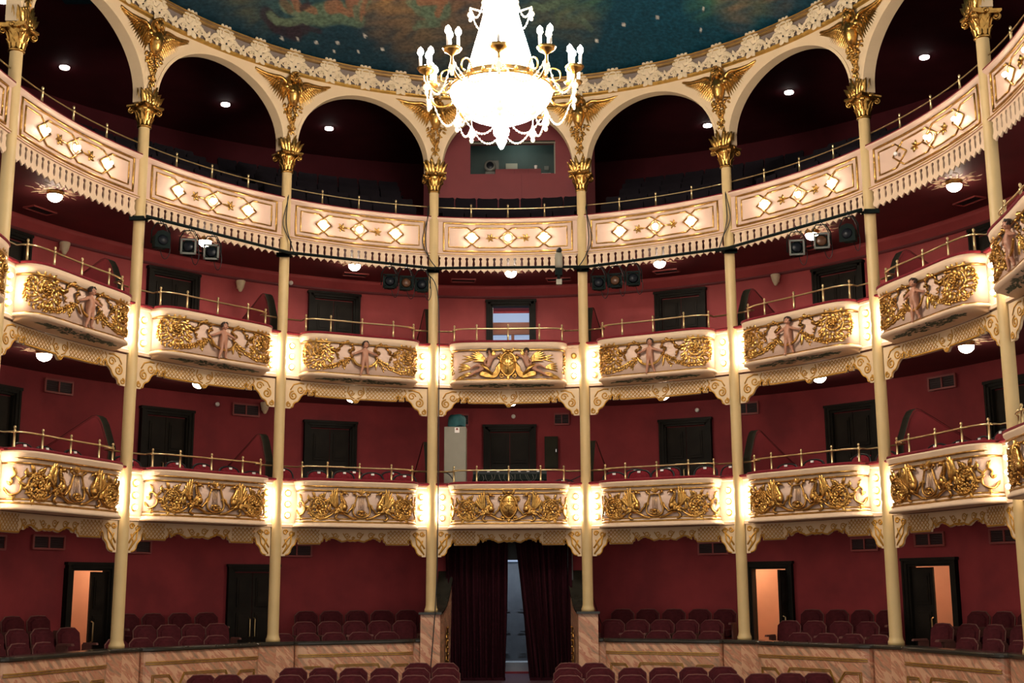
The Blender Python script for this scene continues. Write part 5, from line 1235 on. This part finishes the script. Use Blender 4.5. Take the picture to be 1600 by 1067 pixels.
b.build('write_strips', 'tag_white', mx_, world=True)
b = MB()
for i in range(16):
    x = -.6+.08*i+rnd.uniform(-.03, .03); b.tube(cat([(x, 8.17, 3.90), (x+rnd.uniform(-.05, .05), 8.13, 3.82), (x+rnd.uniform(-.08, .08), 8.16, 3.74), (x+rnd.uniform(-.1, .1), 8.2, 3.60)], 3), .005, 4)
b.build('patch_cables', 'equip_grey', mx_, True, world=True); tag(mx_, 'dark mixing desk with loose patch cables behind lower centre railing', 'mixing desk')
ep = empty('electrical_box', E(.205, 2.46, 4.0)); b = MB(); b.box((.83, 10.30, 4.55), (.28, .10, .66)); b.build('panel_box', 'panel_green', ep, world=True); b = MB(); b.box((.83, 10.245, 4.55), (.24, .02, .6)); b.build('panel_door', 'panel_green', ep, world=True)
b = MB(); b.box((.93, 10.225, 4.58), (.015, .02, .06)); b.build('latch', 'chrome', ep, world=True); tag(ep, 'green grey electrical panel on wall right of lower centre door', 'panel')
# projection booth behind the centre arch of the gallery
bt = MB(); y0 = 9.35; xl, xr, wz0, wz1, wx0, wx1 = -1.75, 1.75, 10.32, 10.99, -.82, .96
bt.box(((xl+wx0)/2, y0, 10.1), (wx0-xl, .12, 3.4)); bt.box(((xr+wx1)/2, y0, 10.1), (xr-wx1, .12, 3.4)); bt.box(((wx0+wx1)/2, y0, (8.4+wz0)/2), (wx1-wx0, .12, wz0-8.4)); bt.box(((wx0+wx1)/2, y0, (11.8+wz1)/2), (wx1-wx0, .12, 11.8-wz1))
bt.box((xl, 11.2, 10.1), (.1, 3.8, 3.4)); bt.box((xr, 11.2, 10.1), (.1, 3.8, 3.4)); struct(bt.build('wall_booth', 'booth_red'))
b = MB(); b.box((.26, y0-.065, 9.35), (.012, .01, 1.9)); struct(b.build('trim_7', 'crimson_soffit'))
b = MB(); b.box((.0, 11.0, 10.9), (3.4, .08, 2.0)); b.box((-1.0, 10.2, 11.35), (0.0, 0, 0)); struct(b.build('wall_booth_rear', 'booth_dark'))
wd_ = empty('window_2', (.07, y0, 10.3)); wd_['kind'] = 'structure'; b = MB(); b.box((.07, y0-.07, wz1+.0), (1.82, .05, .025)); b.box((wx1, y0-.06, 10.65), (.025, .04, .68)); b.build('window_frame', 'grey_box', wd_, world=True)
b = MB(); b.box((.07, y0-.05, wz1+.035), (1.80, .04, .04)); b.build('lintel_shadow_strip', 'panel_green', wd_, world=True)  # solid dark strip imitates a shadow line above the window frame
for (nm, mt, lb, ct, bx) in (('grey_paper_box', 'grey_box', 'pale grey box on the booth rear wall', 'box', [((.02, 10.93, 11.0), (.26, .08, .2))]),
                        ('wall_switch', 'equip_grey', 'small grey switch plate on booth rear wall at right', 'switch', [((.80, 10.95, 11.0), (.10, .03, .09))]),
                        ('paper_cup', 'tag_white', 'white cup standing on the red cabinet inside the booth', 'cup', [])):
    q = MB()
    for c_, d_ in bx: q.box(c_, d_)
    if not bx: q.lathe([(.022, 10.59), (.034, 10.72), (.030, 10.72), (.02, 10.6)], (.56, 9.95, 0), 12)
    tag(q.build(nm, mt, None), lb, ct)
rc = empty('red_booth_cabinet', (.2, 10.0, 9.6)); q = MB(); q.box((.18, 10.0, 10.28), (.98, .45, .62)); q.build('cabinet_body', 'booth_red', rc, world=True); q = MB(); q.box((.10, 9.77, 10.3), (.012, .01, .55)); q.box((.40, 9.77, 10.3), (.012, .01, .55)); q.build('door_gap', 'crimson_soffit', rc, world=True); tag(rc, 'red cabinet inside the projection booth window', 'cabinet')
tb = empty('small_booth_table', (.78, 9.9, 9.6)); q = MB(); q.box((.78, 9.9, 10.48), (.2, .2, .03)); q.build('table_top', 'tag_white', tb, world=True); q = MB(); [q.tube([(.78+a*.08, 9.9+b_*.08, 10.47), (.78+a*.08, 9.9+b_*.08, 9.6)], .01, 6) for a in (-1, 1) for b_ in (-1, 1)]; q.build('table_legs', 'chrome', tb, world=True); tag(tb, 'small white topped stand at right of booth window', 'table')
fs_ = empty('follow_spot', (-.42, 9.9, 9.6)); q = MB(); q.lathe([(.10, 0), (.125, .02), (.13, .12), (.11, .16), (.11, .5), (.08, .55)], (-.42, 9.62+.1, 10.66), 20, ax=(0, 1, 0)); q.build('lamp_barrel', 'equip_grey', fs_, True, world=True)
q = MB(); q.lathe([(.10, 0), (.07, -.015), (.01, -.02)], (-.42, 9.73, 10.66), 20, ax=(0, 1, 0)); q.build('lens', 'lens', fs_, True, world=True)
q = MB(); q.box((-.42, 9.95, 10.47), (.2, .4, .12)); q.box((-.30, 10.0, 10.70), (.12, .3, .22)); q.build('lamp_housing', 'equip_grey', fs_, world=True); q = MB(); q.tube([(-.42, 9.98, 10.42), (-.42, 9.98, 9.6)], .03, 8); q.box((-.42, 9.98, 9.62), (.4, .3, .05)); q.build('stand', 'black_metal', fs_, world=True); tag(fs_, 'round lensed follow spot in the projection booth window', 'spotlight')
l = bpy.data.lights.new('booth_lamp', 'POINT'); l.energy = 3; l.color = (.8, 1, .9); l.shadow_soft_size = .1; o = bpy.data.objects.new('booth_lamp', l); COL.objects.link(o); o.location = (.2, 10.4, 11.5)
# entrance curtains
def curtain(name, xt0, xt1, xb0, xb1, y, seed, label):
    rnd = random.Random(seed); ph = [rnd.uniform(0, 6) for _ in range(5)]
    def f(u, v):
        x = (xt0+(xt1-xt0)*u)*(1-v)+(xb0+(xb1-xb0)*u)*v
        d = .075*sin(u*62+ph[0]+.6*sin(v*3+ph[3]))+.035*sin(u*37+ph[1]+v*1.2)+.02*sin(u*110+ph[2])
        return (x+.012*sin(u*50+v*4), y+d*(.6+.4*v), 2.66-(2.66-.09)*v)
    r = empty(name, ((xb0+xb1)/2, y, .08)); m = MB(); m.grid(f, 150, 14); m.grid(lambda u, v: tuple(Vector(f(1-u, v))+Vector((0, .012, 0))), 150, 14); m.build('curtain_cloth', 'curtain', r, True, world=True)
    h = MB(); h.box(((xb0+xb1)/2, y, .085), (xb1-xb0, .14, .05)); h.build('hem', 'curtain', r, world=True); return tag(r, label, 'curtain')
curtain('curtain', -1.25, -.04, -1.22, -.10, 8.45, 1, 'dark red curtain hanging left of the lit door gap')
curtain('curtain', .10, 1.18, .36, 1.14, 8.40, 2, 'dark red curtain swept right of the lit door gap')
q = MB(); q.tube([(-1.25, 8.45, 2.72), (1.15, 8.45, 2.72)], .018, 8); tag(q.build('curtain_rod', 'black_metal', None, True), 'black rod carrying the entrance curtains', 'curtain rod')
q = MB(); sweep([(-1.55, 8.72), (1.45, 8.72)], [(0, 2.30), (.0, 2.84), (-.1, 2.84), (-.1, 2.30)], q, True); struct(q.build('trim_8', 'black_metal'))
q = MB(); q.box((-1.37, 8.62, 1.4), (.30, .08, 2.86)); q.box((1.32, 8.62, 1.4), (.34, .08, 2.86)); struct(q.build('wall_entrance_side', 'crimson'))
# ================================================================== STAGE LIGHTS ON THE GALLERY PIPES
ZP = {-2: 7.79, -1: 7.80, 0: 7.81, 1: 7.79, 2: 7.77}
PIPE = {}
for k in (-2, -1, 0, 1, 2):
    a, b_ = E(k-.5, -.30, ZP[k]), E(k+.5, -.30, ZP[k]); d = (b_-a).normalized(); a = a-d*.12; b_ = b_+d*.12
    if k in (-2, 2): a, b_ = (a, b_)
    PIPE[k] = (a, b_); r = empty('lighting_pipe', tuple((a+b_)/2), 0); q = MB(); q.tube([a, b_], .027, 10); q.build('pipe', 'green_metal', r, True, world=True)
    for s in (k-.5, k+.5):
        c_ = E(s, 0, ZP[k]); p = c_+(E(s, -.3, ZP[k])-c_); q = MB(); q.box(tuple(c_+Vector((0, -.13, 0))*1.0), (.24, .05, .07)); q.tube([c_, p], .02, 6); q.tube([c_+Vector((-.11, -.1, .02)), c_+Vector((-.11, .1, .02)), c_+Vector((.11, .1, .02)), c_+Vector((.11, -.1, .02))], .012, 5, closed=True); q.build('pipe_clamp', 'green_metal', r, world=True)
    tag(r, 'dark lighting pipe across the gallery valance, %s' % pos(k), 'pipe', 'lighting pipes along the gallery front')
def fixture(lensm, roundtop, fm='green_metal'):
    r = empty('stage_light'); q = MB(); q.tube([(0, 0, -.06), (0, 0, .0)], .012, 6); q.tube([(0, -.04, .03), (0, .04, .03), (0, .05, -.01), (0, 0, -.05)], .012, 6); q.build('hook_clamp', 'chrome', r, True)
    q = MB(); q.tube([(-.155, 0, -.42), (-.155, 0, -.20), (-.08, 0, -.06), (.08, 0, -.06), (.155, 0, -.20), (.155, 0, -.42)], .010, 6); q.build('yoke', 'green_metal', r, True)
    q = MB()
    if roundtop: q.prism([(-.13, -.50), (.13, -.50), (.13, -.30), (.09, -.23), (0, -.20), (-.09, -.23), (-.13, -.30)], -.13, -.11)
    else:
        for x, z, w_, h in ((0, -.25, .26, .03), (0, -.49, .26, .03), (-.115, -.37, .03, .26), (.115, -.37, .03, .26)): q.box((x, -.125, z), (w_, .03, h))
    q.build('colour_frame', fm, r)
    q = MB(); q.lathe([(.115, 0), (.115, .22), (.07, .27)], (0, -.12, -.37), 16, ax=(0, 1, 0)); q.box((0, .02, -.37), (.20, .20, .20)); q.build('lamp_body', 'green_metal', r)
    q = MB(); q.lathe([(.095, 0), (.07, .02), (.01, .03)], (0, -.125, -.37), 16, ax=(0, -1, 0)); q.build('lens', lensm, r, True)
    q = MB(); q.tube(cat([(.02, .13, -.40), (.08, .1, -.60), (.14, .04, -.62), (.17, 0, -.45), (.10, 0, -.15), (.0, 0, 0)], 5), .007, 5); q.build('power_cable', 'cable', r, True); r['category'] = 'stage light'; return r
FX = {'a': Stamp(fixture('lens', False)), 'b': Stamp(fixture('amber_lens', False)), 'c': Stamp(fixture('lens', True)), 'd': Stamp(fixture('lens', False, 'equip_grey')), 'e': Stamp(fixture('amber_lens', False, 'equip_grey'))}
for k, t, kind, tw, lb in ((-2, .09, 'c', .3, 'dark round topped stage light, leftmost on second left pipe'), (-2, .265, 'd', -.1, 'square framed stage light, middle of second left pipe'), (-2, .41, 'd', -.1, 'square framed stage light, right one on second left pipe'),
                       (-1, .655, 'a', 0, 'square stage light, left of three near left centre column'), (-1, .76, 'b', .05, 'amber lens stage light, middle of three near left centre column'), (-1, .87, 'a', -.15, 'square stage light against the left centre column'),
                       (1, .17, 'a', .1, 'square stage light, nearest right centre column'), (1, .285, 'b', -.05, 'amber lens stage light, middle of three right of centre'), (1, .40, 'a', .05, 'square stage light, right of three right of centre'),
                       (2, .575, 'd', .15, 'square stage light left on second right pipe'), (2, .74, 'e', .1, 'amber lens stage light beside right bowl lamp on second pipe'), (2, .915, 'c', -.2, 'dark stage light, rightmost on second right pipe')):
    a, b_ = PIPE[k]; p = a.lerp(b_, t); m, an, sx = bay(k); FX[kind].put(tuple(p), an*.35+tw, lb)
cm = empty('surveillance_camera', (.98, 7.40, 7.5)); q = MB(); q.lathe([(.06, -.16), (.075, -.12), (.075, .10), (.055, .14)], (.985, 7.36, 7.93), 14); q.build('camera_housing', 'grey_box', cm, True, world=True)
q = MB(); q.lathe([(.055, 0), (.05, .06), (.03, .10)], (.985, 7.36, 8.10), 14, ax=(.2, -1, .2)); q.lathe([(.02, 0), (.02, .12)], (.985, 7.34, 8.10), 10, ax=(.2, -1, .2)); q.build('camera_head', 'black_metal', cm, True, world=True)
q = MB(); q.box((.98, 7.4, 7.70), (.14, .12, .14)); q.tube([(.98, 7.38, 7.86), (.98, 7.38, 7.56)], .03, 8); q.build('mount', 'green_metal', cm, world=True); q = MB(); q.box((.985, 7.4, 7.50), (.11, .10, .10)); q.build('connector_box', 'grey_box', cm, world=True); tag(cm, 'pale remote camera clamped on the centre gallery pipe', 'camera')
def cable(pts, label, r_=.010, name='cable'):
    q = MB(); q.tube(cat(pts, 8), r_, 5); tag(q.build(name, 'cable', None, True), label, 'cable')
def col_p(s, off, z, dx=0): p = E(s, off, z); return (p.x+dx, p.y, p.z)
for i, (s, dx, side, sd) in enumerate(((-1.5, -.02, 'left', 1), (-.5, -.14, 'left centre', 1), (.5, .12, 'right centre', -1), (1.5, .02, 'right', -1))):
    for q_ in (0, 1): cable([col_p(s, -.02, 9.15, dx*.9+.03*sd*q_), col_p(s, -.10, 8.9, dx+.01*q_), col_p(s, -.16, 8.4, dx-.04*sd-.06*sd*q_), col_p(s, -.20, 8.05, dx+.02*sd), col_p(s, -.30, 7.78, sd*.04)], 'black cable %s looping down the %s gallery column' % (('nearer', 'farther')[q_], side), .009)
cable([(-1.56, 7.42, 7.76), (-1.33, 7.42, 7.2), (-1.305, 7.40, 5.0), (-1.305, 7.36, 3.2), (-1.32, 7.34, 1.9), (-1.37, 7.26, .9), (-1.44, 7.1, .0), (-1.5, 7.0, -.1)], 'long black cable hanging down beside left centre column', .010, 'hanging_cable')
cable([(-1.35, 8.0, 3.95), (-1.15, 8.0, 3.9), (-.95, 8.0, 3.62), (-.8, 8.05, 3.5)], 'black cable sagging behind lower centre railing, left side', .012)
cable([(.62, 8.2, 3.74), (.95, 8.1, 3.72), (1.2, 8.0, 3.78), (1.42, 7.95, 3.88)], 'black cable sagging behind lower centre railing, right side', .010)
# ================================================================== CHANDELIER
cx, cy = .10, .0
ch = empty('chandelier', (cx, cy, 7.38))
def cl_(name, mb, m, parent=ch, smooth=True): return mb.build(name, m, parent, smooth, world=(parent is ch))
q = MB(); q.lathe([(.10, 7.74), (.30, 7.80), (.45, 7.87), (.58, 7.97), (.665, 8.08), (.70, 8.18)][::1], (cx, cy, 0), 48); cl_('crystal_bowl', q, 'chandelier_crystal')
q = MB(); q.lathe([(.70, 8.18), (.715, 8.175), (.72, 8.20), (.70, 8.235), (.64, 8.27), (.62, 8.33), (.58, 8.36), (.50, 8.38)], (cx, cy, 0), 48); 
for i in range(20):
    a = 2*pi*i/20; q.ell((cx+.70*cos(a), cy+.70*sin(a), 8.24), (.03, .03, .045), 6, 4)
cl_('gilt_rim', q, 'gold')
q = MB()
prof = [(.46, 8.36), (.47, 8.42), (.42, 8.62), (.36, 8.85), (.29, 9.1), (.24, 9.3), (.22, 9.6), (.22, 9.9)]
q.lathe(prof, (cx, cy, 0), 48); q.map(lambda v: Vector(((v.x-cx)*(1+.02*cos(24*atan2(v.y-cy, v.x-cx)))+cx, (v.y-cy)*(1+.02*cos(24*atan2(v.y-cy, v.x-cx)))+cy, v.z))); cl_('crystal_cone', q, 'chandelier_crystal')
q = MB(); q.lathe([(.23, 9.88), (.30, 9.93), (.30, 9.98), (.16, 10.05), (.10, 10.2), (.03, 10.3)], (cx, cy, 0), 24); q.tube([(cx, cy, 10.25), (cx, cy, 12.66)], .02, 8); cl_('stem', q, 'gold')
q = MB(); q.lathe([(.02, 7.38), (.045, 7.43), (.075, 7.49), (.05, 7.53), (.10, 7.58), (.11, 7.64), (.09, 7.69), (.135, 7.73), (.16, 7.78), (.20, 7.80)], (cx, cy, 0), 20); cl_('crystal_finial', q, 'chandelier_crystal')
def pendant(c, parent, s=1):
    q = MB(); q.ell((c[0], c[1], c[2]-.03*s), (.02*s, .012*s, .03*s), 6, 4); q.ell((c[0], c[1], c[2]-.10*s), (.045*s, .016*s, .05*s), 6, 4); q.ell((c[0], c[1], c[2]-.17*s), (.025*s, .012*s, .035*s), 6, 4); return q
N = 10; rad = 1.04; cups = []
for i in range(N):
    a = -pi/2+2*pi*i/N; ux, uy = cos(a), sin(a); P_ = lambda r_, z: (cx+ux*r_, cy+uy*r_, z); dz = .05*(i % 2)
    arm = MB(); arm.tube(cat([P_(.66, 8.22), P_(.76, 8.10), P_(.92, 8.10), P_(1.03, 8.22), P_(rad, 8.32+dz)], 6), .018, 6); arm.tube(cat([P_(.62, 8.30), P_(.70, 8.42), P_(.82, 8.38), P_(.84, 8.26), P_(.77, 8.24)], 5), .012, 5)
    ao = cl_('candle_arm', arm, 'gold')
    q = MB(); q.lathe([(.02, 8.30+dz), (.05, 8.33+dz), (.10, 8.36+dz), (.13, 8.40+dz), (.12, 8.40+dz), (.05, 8.37+dz)], P_(rad, 0), 14); cupo = q.build('drip_cup', 'gold', ao, True); cupo.data.transform(Matrix.Translation((-cx, -cy, -7.38)))
    for j in range(3):
        b_ = 2*pi*j/3+a; c3 = (cx+ux*rad+.082*cos(b_), cy+uy*rad+.082*sin(b_))
        q = MB(); q.lathe([(.021, 8.38+dz), (.021, 8.56+dz), (.014, 8.565+dz)], (*c3, 0), 8); co_ = q.build('candle', 'tag_white', ao, True); co_.data.transform(Matrix.Translation((-cx, -cy, -7.38)))
        q = MB(); q.lathe([(.012, 8.565+dz), (.042, 8.61+dz), (.036, 8.66+dz), (.004, 8.70+dz)], (*c3, 0), 8); bo = q.build('flame_bulb', 'candle_bulb', ao, True); bo.data.transform(Matrix.Translation((-cx, -cy, -7.38)))
    cups.append(P_(rad, 8.30+dz))
for i in range(N):
    p, q_ = Vector(cups[i]), Vector(cups[(i+1) % N]); mid = (p+q_)/2; low = mid+Vector((0, 0, -.30)); 
    pts = [p.lerp(q_, t)+Vector((0, 0, -.36*(1-(2*t-1)**2)-.02)) for t in [j/16 for j in range(17)]]
    b = MB(); [b.ell(tuple(v), .017, 6, 4) for v in pts]; b.tube(pts, .008, 4); cl_('bead_swag', b, 'crystal')
    cl_('drop_pendant', pendant((p.x, p.y, p.z-.05), ch, 1.1), 'crystal')
    a = -pi/2+2*pi*(i+.5)/N; r0 = Vector((cx+.70*cos(a), cy+.70*sin(a), 8.16)); r1 = Vector((cx+.52*cos(a), cy+.52*sin(a), 7.86))
for i in range(8):      # lower festoon hung under the bowl
    a0, a1 = -pi/2+2*pi*(i)/8, -pi/2+2*pi*(i+1)/8; p = Vector((cx+.60*cos(a0), cy+.60*sin(a0), 7.86)); q_ = Vector((cx+.60*cos(a1), cy+.60*sin(a1), 7.86))
    pts = [p.lerp(q_, t)+Vector((0, 0, -.22*(1-(2*t-1)**2))) for t in [j/12 for j in range(13)]]
    b = MB(); [b.ell(tuple(v), .015, 6, 4) for v in pts]; b.tube([p+Vector((0, 0, .12)), p], .006, 4); b.tube(pts, .007, 4); cl_('bead_swag', b, 'crystal'); cl_('drop_pendant', pendant((p.x, p.y, p.z), ch, 1.2), 'crystal')
for i in range(6):      # upper ring of beads
    a0, a1 = -pi/2+2*pi*(i+.5)/6, -pi/2+2*pi*(i+1.5)/6; p = Vector((cx+.42*cos(a0), cy+.42*sin(a0), 9.42)); q_ = Vector((cx+.42*cos(a1), cy+.42*sin(a1), 9.42))
    pts = [p.lerp(q_, t)+Vector((0, 0, -.22*(1-(2*t-1)**2))) for t in [j/10 for j in range(11)]]
    b = MB(); [b.ell(tuple(v), .014, 6, 4) for v in pts]; b.tube([Vector((cx+.22*cos(a0), cy+.22*sin(a0), 9.35)), p], .012, 5); b.tube(pts, .007, 4); cl_('bead_swag', b, 'crystal'); cl_('drop_pendant', pendant((p.x, p.y, p.z), ch, 1), 'crystal')
ch.location.z += .155
tag(ch, 'blazing crystal chandelier with candle arms and glowing bowl above the stalls', 'chandelier')
